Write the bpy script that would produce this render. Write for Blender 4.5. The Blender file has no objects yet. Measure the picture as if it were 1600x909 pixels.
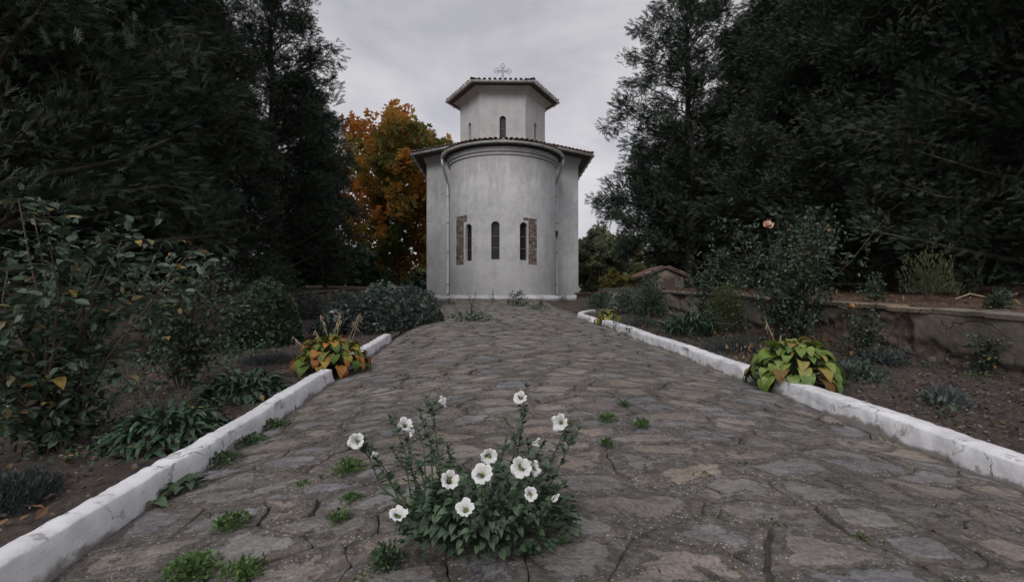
import bpy, bmesh, math, random
import numpy as np
from mathutils import Vector, Matrix, Quaternion
PI = math.pi
scn = bpy.context.scene
COL = scn.collection

# ------------------------------------------------------------------ camera, sky, sun, exposure
F_PX = 760.0; HOR = 462.0; EYE = 0.8; SL = 0.0342
cam_d = bpy.data.cameras.new('camera'); cam = bpy.data.objects.new('camera', cam_d); COL.objects.link(cam)
cam.location = (0, 0, EYE); cam.rotation_euler = (PI/2, 0, 0)
cam_d.sensor_width = 36.0; cam_d.lens = 36.0*F_PX/1600.0
cam_d.shift_y = (HOR-454.5)/1600.0
cam_d.clip_start = 0.02; cam_d.clip_end = 5000
scn.camera = cam
SUN_EL = 38.0; SUN_AZ = -22.0   # degrees; azimuth measured from straight behind the camera, minus = left
world = bpy.data.worlds.new('World'); scn.world = world; world.use_nodes = True
def build_world():
    nt = world.node_tree; nt.nodes.clear(); N = nt.nodes.new; L = nt.links.new
    out = N('ShaderNodeOutputWorld'); bg = N('ShaderNodeBackground'); L(bg.outputs[0], out.inputs[0])
    sky = N('ShaderNodeTexSky'); sky.sky_type = 'NISHITA'; sky.sun_disc = False
    sky.sun_elevation = math.radians(SUN_EL); sky.sun_rotation = math.radians(180+SUN_AZ)
    tc = N('ShaderNodeTexCoord')
    mp = N('ShaderNodeMapping'); mp.inputs['Scale'].default_value = (1.0, 1.0, 2.6); L(tc.outputs['Generated'], mp.inputs[0])
    n1 = N('ShaderNodeTexNoise'); n1.inputs['Scale'].default_value = 2.7; n1.inputs['Detail'].default_value = 6; n1.inputs['Roughness'].default_value = 0.55; n1.inputs['Distortion'].default_value = 0.3
    L(mp.outputs[0], n1.inputs['Vector'])
    cr = N('ShaderNodeValToRGB'); L(n1.outputs['Fac'], cr.inputs[0])
    cr.color_ramp.elements[0].position = 0.36; cr.color_ramp.elements[0].color = (5.3, 5.22, 5.75, 1)
    cr.color_ramp.elements[1].position = 0.64; cr.color_ramp.elements[1].color = (7.9, 7.65, 7.8, 1)
    sp = N('ShaderNodeSeparateXYZ'); L(tc.outputs['Generated'], sp.inputs[0])
    def mth(op, a, b):
        q = N('ShaderNodeMath'); q.operation = op
        for i, v in enumerate((a, b)):
            if isinstance(v, (int, float)): q.inputs[i].default_value = v
            else: L(v, q.inputs[i])
        return q.outputs[0]
    # overcast: a little brighter near the horizon haze, brightest overhead
    zz = mth('MAXIMUM', sp.outputs['Z'], 0.0)
    fac = mth('ADD', mth('SUBTRACT', 1.08, mth('MULTIPLY', zz, 0.38)), mth('MULTIPLY', mth('MAXIMUM', mth('SUBTRACT', zz, 0.5), 0.0), 1.5))
    mu = N('ShaderNodeVectorMath'); mu.operation = 'SCALE'; L(cr.outputs[0], mu.inputs[0]); L(fac, mu.inputs['Scale'])
    mx = N('ShaderNodeMix'); mx.data_type = 'RGBA'; mx.inputs['Factor'].default_value = 0.93
    L(sky.outputs[0], mx.inputs['A']); L(mu.outputs[0], mx.inputs['B'])
    L(mx.outputs['Result'], bg.inputs['Color']); bg.inputs['Strength'].default_value = 0.1
build_world()
sd = bpy.data.lights.new('sun', 'SUN'); sun = bpy.data.objects.new('sun', sd); COL.objects.link(sun)
sd.energy = 1.5; sd.angle = math.radians(25); sd.color = (1.0, 0.975, 0.955)
_e, _a = math.radians(SUN_EL), math.radians(SUN_AZ)
sdir = Vector((math.sin(_a)*math.cos(_e), -math.cos(_a)*math.cos(_e), math.sin(_e)))
sun.rotation_euler = sdir.to_track_quat('Z', 'Y').to_euler(); sun.location = (0, -10, 30)
scn.view_settings.view_transform = 'Standard'; scn.view_settings.look = 'None'
scn.view_settings.exposure = 0.0; scn.view_settings.gamma = 1.0
scn.cycles.max_bounces = 5; scn.cycles.diffuse_bounces = 3; scn.cycles.transparent_max_bounces = 4

# ------------------------------------------------------------------ noise
_rng = np.random.RandomState(7); _T = _rng.rand(64, 64, 64)
def vnoise(x, y, z=0.0):
    x, y, z = np.broadcast_arrays(np.asarray(x, float), np.asarray(y, float), np.asarray(z, float))
    xi, yi, zi = np.floor(x).astype(int), np.floor(y).astype(int), np.floor(z).astype(int)
    fx, fy, fz = x-xi, y-yi, z-zi
    fx = fx*fx*(3-2*fx); fy = fy*fy*(3-2*fy); fz = fz*fz*(3-2*fz)
    r = 0
    for a in (0, 1):
        for b in (0, 1):
            for c in (0, 1):
                w = (fx if a else 1-fx)*(fy if b else 1-fy)*(fz if c else 1-fz)
                r = r+w*_T[(xi+a) & 63, (yi+b) & 63, (zi+c) & 63]
    return r*2-1
def fbm(x, y, z=0.0, o=4):
    r = 0; a = 1.0; s = 0
    for i in range(o):
        r = r+a*vnoise(np.asarray(x)*2**i+i*13.7, np.asarray(y)*2**i+i*7.3, np.asarray(z)*2**i+i*3.1); s += a; a *= 0.5
    return r/s

# ------------------------------------------------------------------ objects, tags
def tag(o, label=None, cat=None, group=None, kind=None):
    if label: o['label'] = label
    if cat: o['category'] = cat
    if group: o['group'] = group
    if kind: o['kind'] = kind
    return o
def empty(name, loc, rz=0.0):
    o = bpy.data.objects.new(name, None); COL.objects.link(o); o.location = loc; o.rotation_euler = (0, 0, rz); o.empty_display_size = 0.1
    return o
def link(name, me, mat=None, parent=None, loc=None, kind=None):
    o = bpy.data.objects.new(name, me); COL.objects.link(o)
    if mat and not me.materials: me.materials.append(mat)
    if parent: o.parent = parent
    if loc is not None: o.location = loc
    if kind: o['kind'] = kind
    return o
def np_mesh(name, V, F, attrs=None, smooth=False):
    """V (n,3); F (m,k) array or list of lists"""
    me = bpy.data.meshes.new(name); V = np.asarray(V, np.float32)
    if isinstance(F, np.ndarray):
        m, k = F.shape; idx = F.astype(np.int32).ravel(); starts = np.arange(m, dtype=np.int32)*k
    else:
        m = len(F); idx = np.array([i for f in F for i in f], np.int32)
        ln = np.array([len(f) for f in F]); starts = np.concatenate([[0], np.cumsum(ln)[:-1]]).astype(np.int32)
    me.vertices.add(len(V)); me.vertices.foreach_set('co', V.ravel())
    me.loops.add(len(idx)); me.loops.foreach_set('vertex_index', idx)
    me.polygons.add(m); me.polygons.foreach_set('loop_start', starts)
    me.polygons.foreach_set('use_smooth', np.full(m, bool(smooth)))
    me.update(calc_edges=True)
    if attrs:
        for k2, v in attrs.items():
            a = me.attributes.new(k2, 'FLOAT', 'POINT'); a.data.foreach_set('value', np.asarray(v, np.float32))
    return me
class MB:
    """collects shapes into one mesh"""
    def __init__(s): s.V = []; s.F = []; s.A = []
    def add(s, V, F, a=0.0):
        n = sum(len(v) for v in s.V); V = np.asarray(V, float).reshape(-1, 3); s.V.append(V)
        s.F += [[i+n for i in f] for f in F]; s.A.append(np.full(len(V), a) if np.isscalar(a) else np.asarray(a)); return s
    def box(s, c, size, rz=0.0, a=0.0, M=None):
        hx, hy, hz = size[0]/2, size[1]/2, size[2]/2
        P = np.array([(x, y, z) for z in (-hz, hz) for x, y in ((-hx, -hy), (hx, -hy), (hx, hy), (-hx, hy))])
        if M is not None: P = P@np.array(M.to_3x3()).T
        cr, sr = math.cos(rz), math.sin(rz); P = P@np.array([[cr, sr, 0], [-sr, cr, 0], [0, 0, 1]])
        return s.add(P+np.array(c), [(0, 3, 2, 1), (4, 5, 6, 7), (0, 1, 5, 4), (1, 2, 6, 5), (2, 3, 7, 6), (3, 0, 4, 7)], a)
    def tube(s, pts, r, n=6, a=0.0, cap=True):
        pts = np.asarray(pts, float); m = len(pts); r = np.full(m, r) if np.isscalar(r) else np.asarray(r)
        V = []
        for i in range(m):
            t = pts[min(i+1, m-1)]-pts[max(i-1, 0)]; t = t/(np.linalg.norm(t)+1e-9)
            up = np.array([0, 0, 1.0]) if abs(t[2]) < .9 else np.array([1.0, 0, 0])
            x = np.cross(t, up); x /= np.linalg.norm(x); y = np.cross(x, t)
            for k in range(n):
                an = 2*PI*k/n; V.append(pts[i]+r[i]*(math.cos(an)*x+math.sin(an)*y))
        F = [(i*n+k, i*n+(k+1) % n, (i+1)*n+(k+1) % n, (i+1)*n+k) for i in range(m-1) for k in range(n)]
        if cap: F.append(tuple(range(n))[::-1]); F.append(tuple((m-1)*n+k for k in range(n)))
        return s.add(V, F, a)
    def mesh(s, name, smooth=False):
        return np_mesh(name, np.concatenate(s.V), s.F, {'tint': np.concatenate(s.A)}, smooth)
    def build(s, name, mat, parent=None, smooth=False, kind=None):
        return link(name, s.mesh(name, smooth), mat, parent, kind=kind)

# ------------------------------------------------------------------ materials
def nodes_of(name):
    m = bpy.data.materials.new(name); m.use_nodes = True; nt = m.node_tree
    b = nt.nodes['Principled BSDF']; return m, nt, b
def ramp(nt, src, stops, interp='LINEAR'):
    r = nt.nodes.new('ShaderNodeValToRGB'); r.color_ramp.interpolation = interp
    e = r.color_ramp.elements
    while len(e) < len(stops): e.new(0.5)
    for i, (p, c) in enumerate(stops):
        e[i].position = p; e[i].color = (c, c, c, 1) if np.isscalar(c) else (*c, 1)
    nt.links.new(src, r.inputs[0]); return r.outputs[0]
def noise(nt, vec, scale, detail=4, rough=0.55, kind='noise', sc=None, dist=0.0):
    if sc:
        mp = nt.nodes.new('ShaderNodeMapping'); mp.inputs['Scale'].default_value = sc; nt.links.new(vec, mp.inputs[0]); vec = mp.outputs[0]
    n = nt.nodes.new('ShaderNodeTexNoise'); n.inputs['Scale'].default_value = scale; n.inputs['Detail'].default_value = detail
    n.inputs['Roughness'].default_value = rough; n.inputs['Distortion'].default_value = dist; nt.links.new(vec, n.inputs['Vector']); return n.outputs['Fac']
def voro(nt, vec, scale, feature='F1', out='Distance', rnd=1.0):
    n = nt.nodes.new('ShaderNodeTexVoronoi'); n.feature = feature; n.inputs['Scale'].default_value = scale; n.inputs['Randomness'].default_value = rnd
    nt.links.new(vec, n.inputs['Vector']); return n.outputs[out]
def mix(nt, f, a, b, blend='MIX'):
    m = nt.nodes.new('ShaderNodeMix'); m.data_type = 'RGBA'; m.blend_type = blend
    for s, v in (('Factor', f), ('A', a), ('B', b)):
        if isinstance(v, (int, float)):
            m.inputs[s].default_value = v if s == 'Factor' else (v, v, v, 1)
        elif isinstance(v, tuple): m.inputs[s].default_value = (*v, 1)
        else: nt.links.new(v, m.inputs[s])
    return m.outputs['Result']
def math_n(nt, op, a, b=0.0, clamp=False):
    m = nt.nodes.new('ShaderNodeMath'); m.operation = op; m.use_clamp = clamp
    for i, v in enumerate((a, b)):
        if isinstance(v, (int, float)): m.inputs[i].default_value = v
        else: nt.links.new(v, m.inputs[i])
    return m.outputs[0]
def bump(nt, b, h, strength=0.5, dist=0.01, prev=None):
    n = nt.nodes.new('ShaderNodeBump'); n.inputs['Strength'].default_value = strength; n.inputs['Distance'].default_value = dist
    nt.links.new(h, n.inputs['Height'])
    if prev: nt.links.new(prev, n.inputs['Normal'])
    nt.links.new(n.outputs[0], b.inputs['Normal']); return n.outputs[0]
def pos(nt): return nt.nodes.new('ShaderNodeNewGeometry').outputs['Position']
def attr(nt, nm):
    a = nt.nodes.new('ShaderNodeAttribute'); a.attribute_name = nm; return a.outputs['Fac']
def objrand(nt): return nt.nodes.new('ShaderNodeObjectInfo').outputs['Random']

def mat_plain(name, col, rough=0.7, metal=0.0, var=0.25, scale=8.0, bmp=0.2, bscale=40.0, bd=0.005):
    m, nt, b = nodes_of(name); p = pos(nt)
    n = noise(nt, p, scale, 5)
    c = ramp(nt, n, [(0.3, tuple(x*(1-var) for x in col)), (0.7, tuple(min(x*(1+var), .9) for x in col))])
    nt.links.new(c, b.inputs['Base Color']); b.inputs['Roughness'].default_value = rough; b.inputs['Metallic'].default_value = metal
    if bmp: bump(nt, b, noise(nt, p, bscale, 4), bmp, bd)
    return m
def mat_leaf(name, stops, rough=0.55, trans=0.15, use='tint', interp='LINEAR'):
    """colour of each leaf by its own random value"""
    m, nt, b = nodes_of(name); p = pos(nt)
    f = attr(nt, 'tint') if use == 'tint' else objrand(nt)
    c = ramp(nt, f, stops, interp)
    n = noise(nt, p, 35.0, 3)
    c = mix(nt, 0.6, c, ramp(nt, n, [(0.3, 0.55), (0.7, 1.35)]), 'MULTIPLY')
    nt.links.new(c, b.inputs['Base Color']); b.inputs['Roughness'].default_value = rough
    b.inputs['Specular IOR Level'].default_value = 0.35
    if trans:
        t = nt.nodes.new('ShaderNodeBsdfTranslucent'); nt.links.new(c, t.inputs[0])
        ms = nt.nodes.new('ShaderNodeMixShader'); ms.inputs[0].default_value = trans
        nt.links.new(b.outputs[0], ms.inputs[1]); nt.links.new(t.outputs[0], ms.inputs[2])
        nt.links.new(ms.outputs[0], nt.nodes['Material Output'].inputs[0])
    return m
M = {}
def make_materials():
    # plaster of the church
    m, nt, b = nodes_of('church_plaster'); p = pos(nt)
    big = noise(nt, p, 0.55, 5, 0.6); mid = noise(nt, p, 2.6, 6, 0.65); st = noise(nt, p, 3.2, 6, 0.6, sc=(1, 1, 0.13)); fine = noise(nt, p, 14, 6, 0.7)
    c = ramp(nt, big, [(0.3, (.60, .60, .61)), (0.68, (.76, .755, .765))])
    c = mix(nt, 0.5, c, ramp(nt, st, [(0.30, .78), (0.52, 1.0), (0.75, 1.08)]), 'MULTIPLY')
    c = mix(nt, 0.55, c, ramp(nt, mid, [(0.33, .66), (0.55, 1.0)]), 'MULTIPLY')
    c = mix(nt, 0.35, c, ramp(nt, fine, [(0.35, .7), (0.6, 1.05)]), 'MULTIPLY')
    sp = nt.nodes.new('ShaderNodeSeparateXYZ'); nt.links.new(p, sp.inputs[0])
    # damp grime band low on the wall and run marks under the eaves
    lowm = math_n(nt, 'MULTIPLY', ramp(nt, math_n(nt, 'ADD', math_n(nt, 'MULTIPLY', sp.outputs['Z'], 0.5), math_n(nt, 'MULTIPLY', mid, -0.5)), [(0.10, 1.0), (0.75, 0.0)]), 0.5)
    c = mix(nt, lowm, c, (.30, .295, .27))
    hi = ramp(nt, math_n(nt, 'SUBTRACT', math_n(nt, 'MULTIPLY', sp.outputs['Z'], 0.25), math_n(nt, 'MULTIPLY', st, 0.9)), [(0.85, 0.0), (1.3, 0.45)])
    c = mix(nt, hi, c, (.33, .32, .31))
    nt.links.new(c, b.inputs['Base Color']); b.inputs['Roughness'].default_value = 0.92
    bn = bump(nt, b, noise(nt, p, 7, 5, .6), 0.35, 0.03); bump(nt, b, noise(nt, p, 60, 4, .7), 0.35, 0.006, bn); M['plaster'] = m
    # white painted kerb
    m, nt, b = nodes_of('kerb_whitewash'); p = pos(nt)
    n1 = noise(nt, p, 5, 6, .65); n2 = noise(nt, p, 45, 6, .7)
    c = ramp(nt, n1, [(0.3, (.54, .54, .56)), (0.62, (.72, .72, .74))])
    spot = ramp(nt, n2, [(0.30, 0.7), (0.40, 0.0)])
    c = mix(nt, spot, c, (.33, .31, .29))
    wet = noise(nt, p, 3.3, 6, .7, dist=.4)
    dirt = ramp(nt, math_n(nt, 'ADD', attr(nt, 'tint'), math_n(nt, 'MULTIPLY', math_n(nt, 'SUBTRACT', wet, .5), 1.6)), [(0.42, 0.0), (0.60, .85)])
    c = mix(nt, ramp(nt, noise(nt, p, 9, 7, .75, dist=.6), [(0.38, .8), (0.43, 0.0)]), c, (.27, .255, .235))
    c = mix(nt, .4, c, ramp(nt, noise(nt, p, 2.0, 4, .6), [(0.35, .72), (0.6, 1.05)]), 'MULTIPLY')
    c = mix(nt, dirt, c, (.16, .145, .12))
    wp = nt.nodes.new('ShaderNodeVectorMath'); wp.operation = 'ADD'; nt.links.new(p, wp.inputs[0])
    nv = nt.nodes.new('ShaderNodeTexNoise'); nv.inputs['Scale'].default_value = 11; nv.inputs['Detail'].default_value = 6; nt.links.new(p, nv.inputs['Vector'])
    sv = nt.nodes.new('ShaderNodeVectorMath'); sv.operation = 'SCALE'; sv.inputs['Scale'].default_value = 0.13; nt.links.new(nv.outputs['Color'], sv.inputs[0]); nt.links.new(sv.outputs[0], wp.inputs[1])
    crk = voro(nt, wp.outputs[0], 2.6, 'DISTANCE_TO_EDGE')
    cm = math_n(nt, 'MULTIPLY', ramp(nt, math_n(nt, 'SUBTRACT', crk, math_n(nt, 'MULTIPLY', math_n(nt, 'SUBTRACT', noise(nt, p, 30, 4), .5), .02)), [(0.000, 1.0), (0.007, 0.0)]), ramp(nt, noise(nt, p, 1.9, 2), [(0.48, 0.0), (0.58, 1.0)]))
    c = mix(nt, cm, c, (.05, .045, .04))
    nt.links.new(c, b.inputs['Base Color']); b.inputs['Roughness'].default_value = 0.85
    bn = bump(nt, b, noise(nt, p, 12, 5, .6), 0.5, 0.012); bn = bump(nt, b, noise(nt, p, 90, 4, .7), 0.4, 0.003, bn)
    bump(nt, b, math_n(nt, 'SUBTRACT', 1.0, cm), 0.6, 0.006, bn); M['kerb'] = m
    # paving stone with mortar smeared over its rim; 'core' grows from rim to middle
    m, nt, b = nodes_of('paving_stone'); p = pos(nt)
    n1 = noise(nt, p, 6, 6, .65); n2 = noise(nt, p, 22, 6, .7); n3 = noise(nt, p, 85, 5, .75); r = attr(nt, 'rnd'); core = attr(nt, 'core')
    cs = ramp(nt, r, [(0.0, (.17, .172, .185)), (0.16, (.21, .195, .18)), (0.32, (.15, .135, .12)), (0.48, (.26, .215, .175)), (0.62, (.185, .185, .195)), (0.78, (.22, .20, .185)), (0.9, (.25, .21, .18)), (1.0, (.165, .15, .14))])
    lay = noise(nt, p, 10, 5, .6, sc=(1, 2.2, 1), dist=1.2)
    cs = mix(nt, 0.75, cs, ramp(nt, lay, [(0.32, .6), (0.5, 1.0), (0.68, 1.35)]), 'MULTIPLY')
    cm = ramp(nt, n2, [(0.30, (.055, .048, .042)), (0.5, (.120, .105, .092)), (0.7, (.205, .19, .17))])
    f = math_n(nt, 'ADD', core, math_n(nt, 'MULTIPLY', math_n(nt, 'SUBTRACT', n1, 0.5), 1.7)); f = math_n(nt, 'ADD', f, math_n(nt, 'MULTIPLY', math_n(nt, 'SUBTRACT', n2, 0.5), 0.7))
    msk = ramp(nt, f, [(0.56, 0.0), (0.64, 1.0)])
    c = mix(nt, msk, cm, cs)
    chips = math_n(nt, 'MULTIPLY', ramp(nt, voro(nt, p, 75), [(0.16, 1.0), (0.26, 0.0)]), ramp(nt, noise(nt, p, 9, 3), [(0.44, 0.0), (0.56, 1.0)]))
    chips = math_n(nt, 'MULTIPLY', chips, math_n(nt, 'SUBTRACT', 1.05, msk), True)
    c = mix(nt, math_n(nt, 'MULTIPLY', chips, .85), c, (.50, .48, .45))
    c = mix(nt, 0.75, c, ramp(nt, n3, [(0.32, .45), (0.66, 1.5)]), 'MULTIPLY')
    lc = noise(nt, p, 13, 7, .75, dist=.8); c = mix(nt, ramp(nt, lc, [(0.57, 0.0), (0.63, .55)]), c, (.26, .25, .235))
    c = mix(nt, ramp(nt, noise(nt, p, 7.5, 6, .75, dist=1.0), [(0.36, .75), (0.43, 0.0)]), c, (.035, .03, .027))
    grime = noise(nt, p, 1.9, 6, .7); c = mix(nt, 0.65, c, ramp(nt, grime, [(0.36, .52), (0.62, 1.12)]), 'MULTIPLY')
    moss = math_n(nt, 'MULTIPLY', ramp(nt, noise(nt, p, 4.5, 5, .7), [(0.58, 0.0), (0.68, .75)]), ramp(nt, core, [(0.2, 1.0), (0.8, 0.15)]))
    c = mix(nt, moss, c, (.045, .05, .02))
    needle = math_n(nt, 'MULTIPLY', ramp(nt, noise(nt, p, 130, 2), [(0.66, 0), (0.70, .6)]), ramp(nt, noise(nt, p, 3.1, 3), [(0.5, 0.0), (0.62, 1.0)]))
    c = mix(nt, needle, c, (.22, .085, .05))
    nt.links.new(c, b.inputs['Base Color'])
    nt.links.new(ramp(nt, n2, [(0.3, .62), (0.7, .92)]), b.inputs['Roughness']); b.inputs['Specular IOR Level'].default_value = .4
    bn = bump(nt, b, lay, 0.5, 0.015); bn = bump(nt, b, n2, 0.8, 0.018, bn); bn = bump(nt, b, msk, 0.6, 0.006, bn); bump(nt, b, n3, 0.8, 0.007, bn); M['stone'] = m
    # joint bed
    m, nt, b = nodes_of('joint_mortar'); p = pos(nt)
    n2 = noise(nt, p, 18, 6, .7)
    c = ramp(nt, n2, [(0.3, (.022, .02, .017)), (0.7, (.075, .068, .058))])
    c = mix(nt, ramp(nt, noise(nt, p, 3, 5, .7), [(0.52, 0.0), (0.64, .8)]), c, (.04, .047, .018))
    nt.links.new(c, b.inputs['Base Color']); b.inputs['Roughness'].default_value = .95; bump(nt, b, n2, .8, .012); M['joint'] = m
    # soil
    m, nt, b = nodes_of('garden_soil'); p = pos(nt)
    n1 = noise(nt, p, 1.4, 5, .6); n2 = noise(nt, p, 24, 6, .75)
    c = ramp(nt, n2, [(0.28, (.020, .015, .013)), (0.55, (.062, .047, .040)), (0.75, (.115, .092, .08))])
    c = mix(nt, .6, c, ramp(nt, n1, [(0.35, .6), (0.65, 1.25)]), 'MULTIPLY')
    c = mix(nt, ramp(nt, voro(nt, p, 70), [(0.09, .8), (0.14, 0.0)]), c, (.17, .15, .135))
    nt.links.new(c, b.inputs['Base Color']); b.inputs['Roughness'].default_value = .95; bump(nt, b, n2, .9, .02); M['soil'] = m
    # terrace ground, reddish with fallen needles
    m, nt, b = nodes_of('needle_ground'); p = pos(nt)
    n1 = noise(nt, p, 1.2, 5, .6); n2 = noise(nt, p, 38, 6, .75)
    c = ramp(nt, n2, [(0.3, (.035, .018, .013)), (0.55, (.115, .058, .040)), (0.75, (.20, .115, .085))])
    c = mix(nt, ramp(nt, n1, [(0.45, 0.0), (0.6, .7)]), c, (.045, .045, .025))
    nt.links.new(c, b.inputs['Base Color']); b.inputs['Roughness'].default_value = .95; bump(nt, b, n2, .9, .02); M['needles'] = m
    # distant ground and hills
    m, nt, b = nodes_of('grass_ground'); p = pos(nt)
    c = ramp(nt, noise(nt, p, .12, 6, .7), [(0.35, (.045, .052, .028)), (0.6, (.10, .095, .055))]); nt.links.new(c, b.inputs['Base Color']); b.inputs['Roughness'].default_value = .95; bump(nt, b, noise(nt, p, 6, 5), .8, .1); M['grass_ground'] = m
    m, nt, b = nodes_of('hill_woods'); p = pos(nt)
    c = ramp(nt, noise(nt, p, .035, 8, .75), [(0.38, (.075, .088, .075)), (0.52, (.14, .14, .115)), (0.66, (.21, .175, .13))]); nt.links.new(c, b.inputs['Base Color']); b.inputs['Roughness'].default_value = 1; M['hill'] = m
    # retaining wall render
    m, nt, b = nodes_of('wall_render'); p = pos(nt)
    n1 = noise(nt, p, 1.8, 6, .65); n2 = noise(nt, p, 16, 6, .7)
    c = ramp(nt, n1, [(0.34, (.075, .064, .052)), (0.5, (.145, .122, .098)), (0.66, (.21, .182, .15))])
    c = mix(nt, .6, c, ramp(nt, n2, [(0.3, .55), (0.7, 1.3)]), 'MULTIPLY')
    c = mix(nt, ramp(nt, noise(nt, p, .9, 4), [(0.54, 0.0), (0.62, .7)]), c, (.27, .20, .135))
    c = mix(nt, attr(nt, 'tint'), c, ramp(nt, voro(nt, p, 14, 'F1', 'Color'), [(0.2, (.06, .05, .042)), (.8, (.17, .13, .10))]))
    wp = nt.nodes.new('ShaderNodeVectorMath'); wp.operation = 'ADD'; nt.links.new(p, wp.inputs[0])
    nv = nt.nodes.new('ShaderNodeTexNoise'); nv.inputs['Scale'].default_value = 5; nt.links.new(p, nv.inputs['Vector'])
    sv = nt.nodes.new('ShaderNodeVectorMath'); sv.operation = 'SCALE'; sv.inputs['Scale'].default_value = 0.3; nt.links.new(nv.outputs['Color'], sv.inputs[0]); nt.links.new(sv.outputs[0], wp.inputs[1])
    ck = math_n(nt, 'MULTIPLY', ramp(nt, voro(nt, wp.outputs[0], 1.7, 'DISTANCE_TO_EDGE'), [(0.003, 1.0), (0.009, 0.0)]), ramp(nt, noise(nt, p, 1.3, 2), [(0.45, 0.0), (0.55, 1.0)]))
    c = mix(nt, ck, c, (.02, .017, .014))
    nt.links.new(c, b.inputs['Base Color']); b.inputs['Roughness'].default_value = .95
    bn = bump(nt, b, n1, .6, .05); bn = bump(nt, b, n2, .7, .015, bn); bump(nt, b, math_n(nt, 'SUBTRACT', 1.0, ck), .8, .02, bn); M['wall'] = m
    # roof tiles
    m, nt, b = nodes_of('clay_tile'); p = pos(nt)
    f = math_n(nt, 'ADD', math_n(nt, 'MULTIPLY', objrand(nt), .5), math_n(nt, 'MULTIPLY', noise(nt, p, 7, 5, .7), .6))
    c = ramp(nt, f, [(0.2, (.065, .05, .047)), (0.5, (.15, .095, .075)), (0.7, (.22, .14, .105)), (0.9, (.12, .11, .10))])
    nt.links.new(c, b.inputs['Base Color']); b.inputs['Roughness'].default_value = .9; bump(nt, b, noise(nt, p, 40, 4), .5, .01); M['tile'] = m
    # brick
    m, nt, b = nodes_of('old_brick'); p = pos(nt)
    c = ramp(nt, objrand(nt), [(0.0, (.11, .07, .06)), (0.35, (.19, .12, .10)), (0.7, (.27, .20, .17)), (1.0, (.17, .14, .13))])
    c = mix(nt, .7, c, ramp(nt, noise(nt, p, 22, 5, .7), [(0.3, .5), (0.7, 1.3)]), 'MULTIPLY')
    nt.links.new(c, b.inputs['Base Color']); b.inputs['Roughness'].default_value = .95; bump(nt, b, noise(nt, p, 50, 4), .6, .01); M['brick'] = m
    m, nt, b = nodes_of('dark_glass'); p = pos(nt)
    nt.links.new(ramp(nt, noise(nt, p, 9, 3), [(0.3, (.012, .012, .014)), (0.7, (.035, .03, .028))]), b.inputs['Base Color']); b.inputs['Roughness'].default_value = .28; M['glass'] = m
    M['frame'] = mat_plain('window_wood', (.07, .05, .042), .7)
    M['mortar'] = mat_plain('brick_mortar', (.30, .285, .26), .95, bmp=.6)
    M['bar'] = mat_plain('weathered_bar', (.22, .20, .19), .8)
    M['gutter'] = mat_plain('painted_gutter', (.72, .72, .76), .55, var=.3, scale=5, bmp=.1)
    M['pipe'] = mat_plain('painted_pipe', (.80, .80, .82), .6, var=.12, scale=4, bmp=.1)
    M['soffit'] = mat_plain('eave_boards', (.085, .073, .065), .85, var=.3, scale=6)
    M['iron'] = mat_plain('dark_iron', (.05, .045, .04), .6, var=.3)
    M['cross'] = mat_plain('grey_metal', (.20, .20, .21), .5, .3, var=.2)
    M['bark'] = mat_plain('bark', (.065, .052, .042), .95, var=.4, scale=12, bmp=.9, bscale=30, bd=.03)
    M['stem'] = mat_plain('green_stem', (.045, .07, .028), .7, var=.3, scale=20, bmp=0)
    M['cane'] = mat_plain('woody_cane', (.065, .045, .035), .8, var=.3, scale=20, bmp=.3)
    M['straw'] = mat_plain('dry_stalk', (.32, .25, .17), .9, var=.3, scale=30, bmp=.3)
    M['conifer'] = mat_leaf('conifer_foliage', [(0, (.018, .028, .021)), (.5, (.040, .060, .040)), (.85, (.062, .086, .055)), (1, (.105, .075, .05))], .75, .08)
    M['conifer_b'] = mat_leaf('juniper_foliage', [(0, (.022, .034, .024)), (.6, (.046, .070, .046)), (1, (.075, .10, .062))], .75, .1)
    M['gold'] = mat_leaf('autumn_foliage', [(0, (.08, .10, .03)), (.25, (.18, .17, .045)), (.4, (.33, .20, .045)), (.7, (.48, .20, .045)), (1, (.27, .10, .03))], .6, .6)
    M['shrub'] = mat_leaf('shrub_leaves', [(0, (.022, .042, .026)), (.6, (.05, .082, .045)), (1, (.09, .12, .07))], .6)
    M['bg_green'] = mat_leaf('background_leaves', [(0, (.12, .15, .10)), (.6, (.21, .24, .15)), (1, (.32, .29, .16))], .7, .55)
    M['shrub_grey'] = mat_leaf('grey_green_leaves', [(0, (.035, .055, .045)), (.6, (.07, .095, .078)), (.93, (.13, .16, .14)), (1, (.42, .42, .40))], .6)
    M['shrub_yellow'] = mat_leaf('yellow_green_leaves', [(0, (.08, .11, .04)), (.5, (.17, .18, .06)), (.8, (.27, .22, .065)), (1, (.30, .16, .05))], .6, .5)
    M['shrub_yellow2'] = mat_leaf('young_bush_leaves', [(0, (.04, .058, .028)), (.6, (.07, .09, .04)), (1, (.12, .12, .05))], .6)
    M['silver'] = mat_leaf('silver_leaves', [(0, (.06, .075, .07)), (.6, (.11, .13, .12)), (1, (.19, .205, .19))], .7)
    M['lavender'] = mat_leaf('lavender_leaves', [(0, (.03, .04, .038)), (.6, (.05, .065, .062)), (1, (.09, .105, .10))], .7)
    M['weed'] = mat_leaf('weed_leaves', [(0, (.045, .085, .025)), (.6, (.08, .15, .042)), (1, (.12, .20, .06))], .5, .25)
    M['weed_dark'] = mat_leaf('dull_weed_leaves', [(0, (.03, .06, .03)), (.6, (.06, .10, .045)), (1, (.09, .14, .06))], .5, .2)
    M['rose_leaf'] = mat_leaf('rose_leaves', [(0, (.035, .060, .040)), (.45, (.06, .095, .065)), (.76, (.09, .13, .095)), (.84, (.14, .13, .045)), (.93, (.28, .22, .05)), (1, (.17, .075, .04))], .45, .15, 'obj')
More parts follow.
